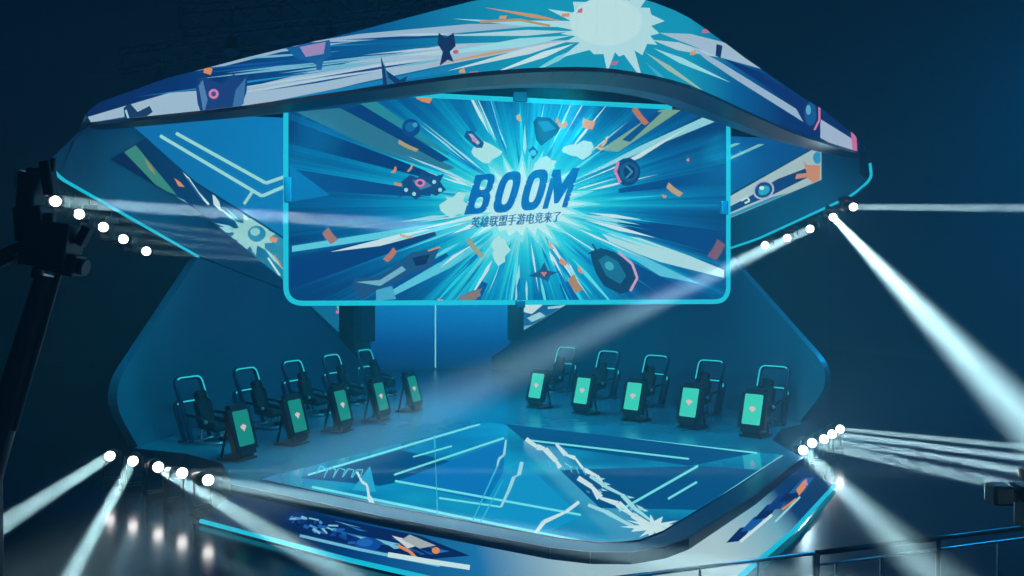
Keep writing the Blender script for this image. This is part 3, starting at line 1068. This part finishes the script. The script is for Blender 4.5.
def quadmap(bl, br, tr, tl):
    def f(u, v):
        x = bl[0] * (1 - u) * (1 - v) + br[0] * u * (1 - v) + tr[0] * u * v + tl[0] * (1 - u) * v
        y = bl[1] * (1 - u) * (1 - v) + br[1] * u * (1 - v) + tr[1] * u * v + tl[1] * (1 - u) * v
        return Z(x, y)
    return f


def stad(u0, v0, u1, v1, n=24, e=3.0):
    cu, cv, ru, rv = (u0 + u1) / 2, (v0 + v1) / 2, (u1 - u0) / 2, (v1 - v0) / 2
    out = []
    for k in range(n):
        t = 2 * math.pi * k / n
        c, s = math.cos(t), math.sin(t)
        out.append((cu + ru * math.copysign(abs(c) ** (2 / e), c), cv + rv * math.copysign(abs(s) ** (2 / e), s)))
    return out


def ring(f, o, i):
    n = len(o)
    for k in range(n):
        j = (k + 1) % n
        L_.poly([f(*o[k]), f(*o[j]), f(*i[j]), f(*i[k])], BLUE, 1.0, 1)


def pl(f, pts):
    L_.poly([f(*p) for p in pts], BLUE, 1.0, 1)


fB = quadmap((125, 392), (240, 384), (296, 172), (185, 186))
ring(fB, stad(0.0, 0.46, 1.0, 1.0), stad(.36, .6, .68, .86))
ring(fB, stad(0.0, 0.0, 1.02, .56), stad(.36, .14, .7, .42))
pl(fB, [(0, 0), (.36, 0), (.36, 1), (0, 1)])
fO = quadmap((262, 386), (378, 378), (440, 160), (322, 170))
ring(fO, stad(0, 0, 1, 1), stad(.34, .2, .66, .8))
fP = quadmap((408, 374), (520, 366), (580, 150), (462, 160))
ring(fP, stad(0, 0, 1, 1), stad(.34, .2, .66, .8))
fM = quadmap((534, 362), (664, 352), (730, 146), (590, 158))
pl(fM, [(0, 0), (.22, 0), (.22, .55), (.26, .62), (.26, 1), (0, 1)])
pl(fM, [(.78, 0), (1, 0), (1, 1), (.74, 1), (.74, .62), (.78, .55)])
pl(fM, [(.2, 1), (.2, .55), (.42, .12), (.58, .12), (.5, .62), (.28, 1)])
pl(fM, [(.8, 1), (.8, .55), (.58, .12), (.42, .12), (.5, .62), (.72, 1)])
rnd = random.Random(4)
for f in (fB, fO, fP, fM):      # torn notches on the letter edges
    for k in range(5):
        v = rnd.uniform(.1, .9); u = rnd.choice([-.02, 1.02]); d = .09 if u < 0 else -.09
        L_.poly([f(u, v), f(u + d, v + .03), f(u, v + .06)], (170, 230, 236), 1.0, 1.2)
L_.build('boom_lettering', disp).location = -bc

# line of Chinese writing below it
fc = bpy.data.curves.new('caption', 'FONT')
fc.body = '\u82f1\u96c4\u8054\u76df\u624b\u6e38\u7535\u7ade\u6765\u4e86'
fc.size = 1.0
fc.shear = 0.22
fc.offset = 0.0
fc.resolution_u = 2
to = bpy.data.objects.new('caption', fc)
COL.objects.link(to)
bpy.context.view_layer.update()
dg = bpy.context.evaluated_depsgraph_get()
tm = bpy.data.meshes.new_from_object(to.evaluated_get(dg))
bpy.data.objects.remove(to)
if len(tm.vertices):
    xs = [v.co.x for v in tm.vertices]; ysv = [v.co.y for v in tm.vertices]
    pa, pb, pt = hy(470, 228.5, SY), hy(560, 222, SY), hy(472, 216.5, SY)
    for v in tm.vertices:
        u = (v.co.x - min(xs)) / (max(xs) - min(xs)); w = (v.co.y - min(ysv)) / (max(ysv) - min(ysv))
        p = pa + (pb - pa) * u + Vector((0, 0, (pt.z - pa.z) * 0.92)) * w
        v.co = p + Vector((0, -0.032, 0))
    bmx = bmesh.new()      # heavier strokes: a second copy a hair to the side
    bmx.from_mesh(tm)
    g2 = bmesh.ops.duplicate(bmx, geom=bmx.verts[:] + bmx.edges[:] + bmx.faces[:])
    bmesh.ops.translate(bmx, vec=(.016, -.001, .004), verts=[e for e in g2['geom'] if isinstance(e, bmesh.types.BMVert)])
    bmx.to_mesh(tm)
    bmx.free()
    tm.materials.clear()
    tm.materials.append(glow((6, 92, 160)))
    for p in tm.polygons:
        p.material_index = 0
    wo = bpy.data.objects.new('caption_lettering', tm)
    COL.objects.link(wo)
    wo.parent = disp
    wo.location = -bc

b = MB()
fr = fillet([Vector((SX0, SY - .03, SZ0)), Vector((SX1, SY - .03, SZ0)), Vector((SX1, SY - .03, SZ1)), Vector((SX0, SY - .03, SZ1))], 0.34, 8, True)
b.tube(fr, 0.05, glow((30, 200, 228), 1.0), 8, True)
sub(b, 'light_frame', scr, scr.location)
for (px, py, w, h) in ((520, 97, .3, .2), (678, 105, .28, .2), (520, 304, .2, .16), (288, 190, .14, .5), (724, 208, .16, .3)):
    p = hy(px, py, SY - .06)
    b = MB(); b.box((w, .12, h), p, m_trim, .02)
    sub(b, 'bracket', scr, scr.location)
for x in (-3.2, 0, 3.4):
    b = MB(); b.cyl((x, SY + .1, SZ1 - .1), (x, SY + .1, 7.3), .03, .03, m_black, 8)
    sub(b, 'hanger', scr, scr.location)

# ------------------------------------------------------------------ phone shaped displays
NL = Vector((0.83, -0.56, 0)).normalized()


def rz_of(n):          # local -Y looks along n
    return math.atan2(n.x, -n.y)


def make_display(col, name_group):
    root = empty('phone_display', (0, 0, 0))
    T = Matrix.Translation((0, 0, .1)) @ Matrix.Rotation(R(-16), 4, 'X')
    b = MB()
    bm = bmesh.new()
    bmesh.ops.create_cube(bm, size=1.0)
    bmesh.ops.scale(bm, vec=(.66, .14, 1.02), verts=bm.verts)
    bmesh.ops.bevel(bm, geom=[e for e in bm.edges if abs((e.verts[0].co - e.verts[1].co).normalized().y) > .9], offset=.09, segments=4, affect='EDGES')
    bmesh.ops.bevel(bm, geom=[e for e in bm.edges if abs(e.verts[0].co.y - e.verts[1].co.y) < 1e-5], offset=.015, segments=1, affect='EDGES')
    b.bm(bm, m_plast, T @ Matrix.Translation((0, .07, .53)))
    b.build('casing', root)
    b = MB()
    pts = fillet([Vector((-.225, -.006, .2)), Vector((.225, -.006, .2)), Vector((.225, -.006, .9)), Vector((-.225, -.006, .9))], .035, 3, True)
    b.face([T @ p for p in pts], glow(col, 1.0))
    sc = b.build('screen', root)
    b = MB()
    em = [(0, .47), (.045, .53), (.085, .56), (.075, .60), (.03, .60), (0, .635), (-.03, .60), (-.075, .60), (-.085, .56), (-.045, .53)]
    b.face([T @ Vector((x, -.01, z)) for x, z in em], glow((214, 196, 200)))
    b.build('emblem', sc)
    b = MB()
    b.box((.56, .56, .05), (0, .3, .027), m_plast, .015)
    b.box((.4, .1, .12), (0, .09, .1), m_plast, .02)
    for sx in (-1, 1):
        b.cyl((sx * .2, .52, .05), (sx * .2, .34, .85), .025, .025, m_black, 8)
    b.build('stand', root)
    return root


def copy_tree(o, parent=None):
    c = o.copy()
    COL.objects.link(c)
    if parent:
        c.parent = parent
    for ch in list(o.children):
        copy_tree(ch, c)
    return c


PL = [(248, 424), (296, 413), (339, 405), (380, 395), (416, 386)]
PR = [(534, 384), (583, 389), (636, 394), (691, 401), (749, 407)]
ordn = ['nearest the crane end', 'second from the crane end', 'middle one', 'second from the back opening', 'nearest the back opening']
ordr = ['nearest the back opening', 'second from the back opening', 'middle one', 'second from the floor lamps', 'nearest the floor lamps']


def smooth_row(px, z):
    P = [hz(x, y, z) for x, y in px]
    # straighten: least squares line, keep even spacing
    n = len(P)
    m = sum(P, Vector()) / n
    t = [i - (n - 1) / 2 for i in range(n)]
    d = sum((P[i] * t[i] for i in range(n)), Vector()) / sum(a * a for a in t)
    return [m + d * a for a in t]


for side, px, n, col, names in ((-1, PL, NL, (24, 140, 132), ordn), (1, PR, Vector((-NL.x, NL.y, 0)), (60, 212, 190), ordr)):
    pos = smooth_row(px, .68)
    proto = None
    for i, p in enumerate(pos):
        if proto is None:
            o = proto = make_display(col, '')
        else:
            o = copy_tree(proto)
        q = p + n * 0.15
        o.location = (q.x, q.y, 0.003)
        o.rotation_euler = (0, 0, rz_of(n))
        rown = 'dim teal phone shaped display on the crane side' if side < 0 else 'bright mint phone shaped display facing the stage'
        tag(o, '%s, %s' % (rown, names[i]), 'display', 'dim teal displays' if side < 0 else 'bright mint displays')

# ------------------------------------------------------------------ tubular seats
def make_pod(lit):
    root = empty('gaming_seat', (0, 0, 0))
    W = .38
    lean = .36

    def hoop(h, y0, r):
        pts = [Vector((-W, y0, .05)), Vector((-W, y0 + lean * h, h)), Vector((W, y0 + lean * h, h)), Vector((W, y0, .05))]
        return fillet(pts, r, 6)
    led_m = glow((46, 205, 222))
    for nm, h, y0, ww in (('tall_hoop', 1.4, 0, 1), ('low_hoop', .86, .2, .8)):
        P = hoop(h, y0, .16)
        b = MB(); b.tube(P, .052, m_tube, 8); hp = b.build(nm, root)
        # light strip on the front of the tube, over the top and down one leg
        Q = [p + Vector((0, -.05, .012)) for p in P]
        if lit > 0:
            Q = Q[1:] if nm == 'tall_hoop' else Q[4:15]
        else:
            Q = Q[:-1] if nm == 'tall_hoop' else Q[4:15]
        # full leg is lit only part of the way
        if nm == 'tall_hoop':
            if lit > 0:
                Q = Q[3:-1] + [Q[-2].lerp(Q[-1], .45)]
            else:
                Q = [Q[1].lerp(Q[0], .3)] + Q[1:-3]
        b = MB(); b.tube(Q, .019, led_m, 6); b.build('light_strip', hp)
    # seat shell
    b = MB()
    T = Matrix.Translation((0, -.3, .36)) @ Matrix.Rotation(R(8), 4, 'X')
    b.box((.5, .52, .14), (0, 0, 0), m_seat, .05, T, 3, True)
    for sx in (-1, 1):
        b.box((.1, .5, .2), (sx * .25, 0, .05), m_seat, .04, T, 3, True)
    b.build('seat_cushion', root)
    b = MB()
    T = Matrix.Translation((0, -.06, .4)) @ Matrix.Rotation(R(-16), 4, 'X')
    prof = [(.2, 0), (.22, .12), (.2, .28), (.22, .4), (.2, .5), (.13, .56), (.13, .7), (.08, .75)]
    vs, fs = [], []
    for w, z in prof:
        vs += [T @ Vector((-w, -.07, z)), T @ Vector((-w * .55, -.02, z)), T @ Vector((w * .55, -.02, z)), T @ Vector((w, -.07, z)), T @ Vector((w * .9, .08, z)), T @ Vector((-w * .9, .08, z))]
    for i in range(len(prof) - 1):
        for k in range(6):
            fs.append((i * 6 + k, i * 6 + (k + 1) % 6, i * 6 + 6 + (k + 1) % 6, i * 6 + 6 + k))
    fs.append((5, 4, 3, 2, 1, 0)); fs.append(tuple(len(vs) - 6 + k for k in range(6)))
    b.mesh(vs, fs, m_seat)
    b.build('backrest', root)
    b = MB()
    for sx in (-1, 1):
        b.tube(fillet([(sx * .3, .45, .04), (sx * .3, -.58, .04), (sx * .12, -.66, .04)], .12, 4), .03, m_steel)
        b.cyl((sx * .2, -.1, .05), (sx * .2, -.12, .3), .025, .025, m_steel, 8)
    b.cyl((-.3, -.5, .04), (.3, -.5, .04), .022, .022, m_steel, 8)
    b.cyl((-.38, .02, .05), (.38, .02, .05), .025, .025, m_steel, 8)
    b.build('base_frame', root)
    for sx in (-1, 1):
        b = MB(); b.tube(fillet([(sx * .37, .18, .62), (sx * .4, -.2, .6), (sx * .38, -.36, .5)], .1, 4), .035, m_plast, 8)
        b.ball((sx * .38, -.37, .5), .045, m_steel, seg=10)
        b.build('armrest', root)
    b = MB()
    b.box((.34, .12, .1), (0, -.6, .12), m_black, .02)
    for sx in (-1, 0, 1):
        b.box((.07, .03, .14), (sx * .11, -.55, .2), m_steel, .008)
    b.build('pedal_box', root)
    return root


HL = [(193, 375), (241, 369), (285, 361), (329, 353), (366, 350)]
HR = [(564, 347), (613, 351), (661, 354), (717, 361), (769, 365)]
for side, px, n, names in ((-1, HL, NL, ordn), (1, HR, Vector((-NL.x, NL.y, 0)), ordr)):
    pos = smooth_row(px, 1.43)
    proto = None
    for i, p in enumerate(pos):
        if proto is None:
            o = proto = make_pod(1 if side < 0 else -1)
        else:
            o = copy_tree(proto)
        q = p + n * (.36 * 1.4)
        o.location = (q.x, q.y, 0.003)
        o.rotation_euler = (0, 0, rz_of(n))
        rown = 'tubular gaming seat behind the dim teal displays' if side < 0 else 'tubular gaming seat behind the bright mint displays'
        tag(o, '%s, %s' % (rown, names[i]), 'gaming seat', 'seats behind the dim teal displays' if side < 0 else 'seats behind the bright mint displays')

# ------------------------------------------------------------------ moving head lamps and beams
def lamp_obj(pos, tgt, hang, r, label, group):
    pos, tgt = Vector(pos), Vector(tgt)
    d = (tgt - pos).normalized()
    top = zlow(max(pos.y, -7.4), 1 if pos.x > 0 else -1) - .06
    hgt = min(.42, top - pos.z)
    base = pos + (Vector((0, 0, hgt)) if hang else Vector((0, 0, GZ - pos.z)))
    root = empty('moving_head_light', base)
    tag(root, label, 'stage light', group)
    yaw = math.atan2(d.x, -d.y)
    rot = Matrix.Rotation(yaw, 4, 'Z')
    sgn = -1 if hang else 1
    piv = pos - d * .24 - base
    b = MB(); b.box((.3, .26, .13), (0, 0, sgn * .065), m_black, .02, Matrix.Translation((piv.x, piv.y, 0)) @ rot)
    if hang:
        b.cyl((piv.x, piv.y, 0), (piv.x, piv.y, top - base.z + .04), .02, .02, m_black, 8)
    b.build('base', root)
    b = MB()
    yz = piv.z
    for sx in (-1, 1):
        h0, h1 = sgn * .12, yz + sgn * .05
        b.box((.035, .1, max(.06, abs(h1 - h0))), (sx * .155, 0, (h0 + h1) / 2), m_black, .01, Matrix.Translation((piv.x, piv.y, 0)) @ rot)
    b.box((.34, .11, .04), (0, 0, sgn * .14), m_black, .01, Matrix.Translation((piv.x, piv.y, 0)) @ rot)
    b.build('yoke', root)
    b = MB()
    b.cyl(piv - d * .2, piv + d * .02, .1, .125, m_black)
    b.cyl(piv + d * .02, piv + d * .15, .12, .065, m_black)
    hd = b.build('head', root)
    b = MB(); b.ball(piv + d * .245, r, m_lens, seg=16)
    b.build('lens', hd)
    return d


def beam(pos, d, size, spread, watts, col=(1, 1, .9)):
    l = bpy.data.lights.new('beam_light', 'AREA')
    l.shape = 'DISK'
    l.size = size
    l.spread = R(spread)
    l.energy = watts
    l.color = col
    o = bpy.data.objects.new('beam_light', l)
    COL.objects.link(o)
    o.location = Vector(pos) + Vector(d) * .13
    o.rotation_euler = Vector(d).to_track_quat('-Z', 'Y').to_euler()
    return o


def halo_spot(pos, d, spread, watts, col=(.5, .84, 1)):
    l = bpy.data.lights.new('lens_halo', 'SPOT')
    l.spot_size = R(spread)
    l.spot_blend = 1.0
    l.shadow_soft_size = .06
    l.energy = watts
    l.color = col
    o = bpy.data.objects.new('lens_halo', l)
    COL.objects.link(o)
    o.location = Vector(pos) + Vector(d) * .16
    o.rotation_euler = Vector(d).to_track_quat('-Z', 'Y').to_euler()


LZ = 0.08
FAR = Vector((5.9, 0.0, 3.36))
UL = [((-8.66, -8.4, 4.97), hy(455, 229, -7.99)), ((-8.45, -7.74, 4.8), FAR), ((-8.21, -7.02, 4.61), FAR + Vector((0, 0, -.02))), ((-7.99, -6.37, 4.41), FAR + Vector((.2, -.6, -.04))), ((-7.72, -5.54, 4.2), FAR + Vector((.4, -1.2, -.06)))]
UR = [((8.3, -7.29, 5.32), at(1024, 208, 15)), ((8.12, -6.75, 5.12), at(1030, 425, 8.5)), ((7.91, -6.1, 4.88), hy(560, 347, -11.2)), ((7.68, -5.41, 4.69), hy(560, 350, -11.2)), ((7.45, -4.71, 4.54), hy(560, 352, -11.2))]
LL = [(hz(110, 456, LZ), at(0, 526, 9.5)), (hz(133, 461, LZ), at(70, 577, 9.5)), (hz(158, 467, LZ), at(352, 580, 8.3)), (hz(182, 473, LZ), at(420, 474, 11.5)), (hz(208, 480, LZ), at(530, 536, 9.4))]
LR = [(hz(803, 450, -.06), at(934, 577, 6.8)), (hz(812, 443, LZ), at(1024, 489, 12)), (hz(824, 439, LZ), at(1024, 471, 12.5)), (hz(832, 434, LZ), at(1024, 458, 13)), (hz(840, 429, LZ), at(1024, 447, 13.5))]
ords = ['first', 'second', 'third', 'fourth', 'fifth']
# size, spread, watts per beam
PAR = {
    'UL': [(.22, 1.6, 110), (.12, 1.2, 9), (.12, 1.2, 9), (.12, 1.2, 9), (.12, 1.0, 10)],
    'UR': [(.15, .6, 62), (.15, 2.6, 230), (.2, 4.2, 90), (.16, 4.0, 50), (.14, 4.0, 24)],
    'LL': [(.2, .8, 48), (.17, 1.2, 56), (.17, 1.3, 75), (.14, .8, 9), (.2, 1.2, 60)],
    'LR': [(.2, 1.8, 44), (.2, .9, 66), (.13, .6, 56), (.12, .5, 54), (.1, .4, 34)],
}
DESC = {
    'UL': ('glowing lamp hung below the canopy on the crane side, %s from the crane', True, 'lamps hung below the canopy, crane side'),
    'UR': ('glowing lamp hung below the canopy above the mint displays, %s from its outer corner', True, 'lamps hung below the canopy, far side'),
    'LL': ('glowing floor lamp below the dim teal displays, %s in line towards the stage edge', False, 'floor lamps on the crane side'),
    'LR': ('glowing floor lamp beside the mint displays, %s counting away from the stage', False, 'floor lamps by the mint displays'),
}
for key, L in (('UL', UL), ('UR', UR), ('LL', LL), ('LR', LR)):
    for i, (p, t) in enumerate(L):
        sz, sp, wt = PAR[key][i]
        lab, hang, grp = DESC[key]
        d = lamp_obj(p, t, hang, .095, lab % ords[i], grp)
        beam(p, d, sz, sp, wt)
# extra spots added at three lenses to imitate their glare in the haze
for p, w, f in ((UL[0][0], 150, .7), (UR[1][0], 180, .8), (LR[0][0], 1100, 1.0)):
    p = Vector(p)
    halo_spot(p, (CAM + Vector((2, 0, 1)) - p).normalized(), 110, w)

# ------------------------------------------------------------------ added blue fill lights without fixtures, brightening stage, canopy and haze
def fill_wash(pos, tgt, size, watts, col, spread=120):
    l = bpy.data.lights.new('fill_light', 'AREA')
    l.shape = 'DISK'
    l.size = size
    l.energy = watts
    l.color = col
    l.spread = R(spread)
    o = bpy.data.objects.new('fill_light', l)
    COL.objects.link(o)
    o.location = pos
    o.rotation_euler = (Vector(tgt) - Vector(pos)).to_track_quat('-Z', 'Y').to_euler()


BL = (.012, .56, .66)
fill_wash((0, -11.5, 6.4), (0, -1, 0), 1.2, 760, BL, 130)
fill_wash((-4, -9.3, 6.3), (-5.5, -2, 1.2), .8, 200, BL, 130)
fill_wash((4, -9.3, 6.3), (5.5, -2, 1.2), .8, 260, BL, 130)
fill_wash((0, -3, 5.0), (0, -2, 0), 1.5, 420, BL, 150)
fill_wash((24, -4, 13), (17, -8, 0), 3, 3200, (.0, .28, .66), 150)
fill_wash((-16, -2, 13), (-15, -8, 0), 3, 170, (.0, .17, .66), 150)
fill_wash((-2, -27, 11), (0, -8, 4), 3, 260, (.0, .32, .72), 110)

# ------------------------------------------------------------------ hall furniture near the camera
rl = empty('guard_railing', hz(816, 553, .55) - Vector((0, 0, .55 - GZ)))
tag(rl, 'steel guard railing with a bent top rail and thin posts in front of the stage', 'railing')
ro = rl.location
pA, pB, pC = hz(560, 585, .55), hz(816, 553, .55), hz(1040, 526, .62)
b = MB(); b.tube([pA, pB - (pB - pA).normalized() * .02], .022, m_steel, 8); sub(b, 'top_rail', rl, ro)
b = MB(); b.tube([pB, pC], .03, m_railp, 8); sub(b, 'top_rail', rl, ro)
b = MB(); b.tube([pB - Vector((0, 0, .13)), pC - Vector((0, 0, .12))], .015, m_steel, 8); sub(b, 'lower_rail', rl, ro)
for px, fat in ((600, 0), (650, 0), (700, 0), (758, 0), (816, 2), (836, 0), (881, 0), (938, 1), (998, 0)):
    if px <= 816:
        t = (px - 560) / 256; p = pA.lerp(pB, t)
        # perspective-true point along the rail
        a, c = pA, pB
    else:
        a, c = pB, pC
    lo_, hi_ = 0.0, 1.0
    for _ in range(30):
        m = (lo_ + hi_) / 2
        if proj(a.lerp(c, m))[0] < px:
            lo_ = m
        else:
            hi_ = m
    p = a.lerp(c, lo_)
    r = .014 + .014 * fat
    top = 0.0 if px <= 816 or fat else .13
    b = MB(); b.cyl((p.x, p.y, GZ + .002), (p.x, p.y, p.z - top), r, r, m_steel if fat != 1 else m_railp, 10)
    b.cyl((p.x, p.y, GZ + .002), (p.x, p.y, GZ + .03), r * 2.2, r * 2.2, m_railp, 10)
    sub(b, 'post', rl, ro)

# camera crane on the left
D = 7.5
cr = empty('camera_crane', at(15, 440, D) * 1.0)
cr.location.z = GZ
tag(cr, 'black camera crane silhouetted beside the upper beams, arm and small monitor raised', 'camera crane')
ko = cr.location


def cbox(mb, px, py, w, h, dp, rot=0, mat=m_black, bev=.015, dep=None):
    p = at(px, py, dep or D)
    k = (dep or D) / FPX
    M = Matrix.Translation(p) @ Matrix.Rotation(-YAW, 4, 'Z') @ Matrix.Rotation(R(rot), 4, 'Y')
    mb.box((w * k, dp, h * k), (0, 0, 0), mat, bev, M)


b = MB()
p0, p1 = at(-14, 480, D), at(46, 275, D)
p00 = Vector((p0.x, p0.y, GZ))
b.cyl(p00, p0, .16, .13, m_black); b.cyl(p0, p1, .13, .09, m_black)
b.cyl(at(14, 430, D), at(60, 270, D), .03, .03, m_black, 8)
sub(b, 'mast', cr, ko)
b = MB()
cbox(b, 52, 245, 46, 46, .3, 8); cbox(b, 34, 224, 28, 34, .22, -4); cbox(b, 60, 262, 40, 22, .2, 14)
cbox(b, 18, 248, 40, 10, .1, -25); cbox(b, 8, 258, 22, 12, .1, -25)
sub(b, 'pan_head', cr, ko)
b = MB()
cbox(b, 31, 196, 18, 46, .2, 4); cbox(b, 49, 178, 11, 34, .12, -8); cbox(b, 35, 172, 14, 8, .1, 0); cbox(b, 50, 227, 9, 28, .08, 2); cbox(b, 53, 165, 5, 14, .05, 5)
sub(b, 'camera_body', cr, ko)
b = MB(); cbox(b, 21, 179, 6, 18, .12, 4, m_steel, .008); cbox(b, 18, 196, 3, 12, .04, 0, m_steel, .004)
sub(b, 'side_plate', cr, ko)
b = MB(); cbox(b, 84, 236, 9, 20, .09, 28, m_black, .006)
mo = sub(b, 'monitor', cr, ko)
b = MB(); b.tube([at(62, 236, D), at(72, 243, D), at(82, 238, D)], .02, m_black, 8); sub(b, 'monitor_arm', cr, ko)
b = MB(); b.cyl(at(62, 262, D), at(86, 268, D), .06, .075, m_black); b.cyl(at(40, 262, D), at(36, 278, D), .05, .05, m_black)
sub(b, 'lens', cr, ko)

# broadcast camera on the right
D2 = 7.2
bcm = empty('broadcast_camera', at(1035, 500, D2))
bcm.location.z = GZ
tag(bcm, 'black broadcast camera with square lens hood raised beside the end of the railing', 'camera')
ko = bcm.location
b = MB(); cbox(b, 1040, 492, 48, 16, .2, 0, m_black, .01, D2); cbox(b, 1032, 512, 26, 28, .16, 0, m_black, .01, D2); cbox(b, 1030, 474, 18, 10, .1, 0, m_black, .01, D2); sub(b, 'camera_body', bcm, ko)
b = MB()
k = D2 / FPX
M = Matrix.Translation(at(999, 494, D2)) @ Matrix.Rotation(-YAW, 4, 'Z')
b.box((20 * k, .18, 20 * k), (0, 0, 0), m_plast, .025, M); b.box((8 * k, .12, 12 * k), (12 * k, 0, -.01), m_black, .02, M)
sub(b, 'lens_hood', bcm, ko)
b = MB()
q = at(1034, 520, D2)
b.cyl((q.x, q.y, 1.0), (q.x, q.y, q.z), .05, .06, m_railp)
b.cyl((q.x, q.y, GZ + .5), (q.x, q.y, 1.0), .035, .035, m_steel)
sub(b, 'pedestal', bcm, ko)
for k_ in range(3):
    t = k_ * 2 * math.pi / 3 + 2.2
    b = MB(); b.cyl((q.x, q.y, 1.0), (q.x + .55 * math.cos(t), q.y + .55 * math.sin(t), GZ + .012), .025, .018, m_railp, 8)
    sub(b, 'leg', bcm, ko)

# overhead trusses
def truss(p, q, w, label):
    p, q = Vector(p), Vector(q)
    root = empty('lighting_truss', (p + q) / 2)
    tag(root, label, 'truss', 'lighting trusses above the canopy')
    d = (q - p); L = d.length; d.normalize()
    s = Vector((-d.y, d.x, 0)).normalized()
    c = [p + s * (w / 2 * a) + Vector((0, 0, w / 2 * e)) for a, e in ((-1, -1), (1, -1), (1, 1), (-1, 1))]
    b = MB()
    for a in c:
        b.cyl(a, a + d * L, .03, .03, m_railp, 8)
    sub(b, 'chords', root, root.location)
    b = MB()
    n = int(L / w)
    for i in range(n):
        for k in range(4):
            a, e = c[k], c[(k + 1) % 4]
            b.cyl(a + d * (L * i / n), e + d * (L * (i + (1 if i % 2 else 0)) / n), .014, .014, m_railp, 6, False)
            b.cyl(a + d * (L * i / n), e + d * (L * (i + 1) / n), .014, .014, m_railp, 6, False)
    sub(b, 'lacing', root, root.location)
    for i in range(4):
        a = p + d * (L * (i + .5) / 4) - Vector((0, 0, w / 2 + .02))
        b = MB(); b.cyl(a, a - Vector((0, 0, .22)), .05, .05, m_black, 8); b.cyl(a - Vector((0, 0, .18)), a - Vector((0, .1, .5)), .13, .16, m_black, 12)
        sub(b, 'par_lamp', root, root.location)


truss(hy(180, 22, -6.5), hy(560, -12, -6.5), .5, 'dark lighting truss nearest the canopy top, just above the long LED band')
truss(hy(120, 62, -2.0), hy(420, 12, -2.0), .5, 'dark lighting truss farther behind the canopy, lower in the gloom')

# ------------------------------------------------------------------ world and view
w = bpy.data.worlds.new('world')
S.world = w
w.use_nodes = True
w.node_tree.nodes['Background'].inputs[0].default_value = (0.0, 0.004, 0.012, 1)
w.node_tree.nodes['Background'].inputs[1].default_value = 0.3
S.view_settings.view_transform = 'Standard'
S.view_settings.look = 'None'
S.view_settings.gamma = 1.0
S.view_settings.exposure = 0.0
S.view_settings.use_curve_mapping = False
S.cycles.use_denoising = True
S.cycles.volume_bounces = 0
S.cycles.max_bounces = 6
S.cycles.sample_clamp_indirect = 4
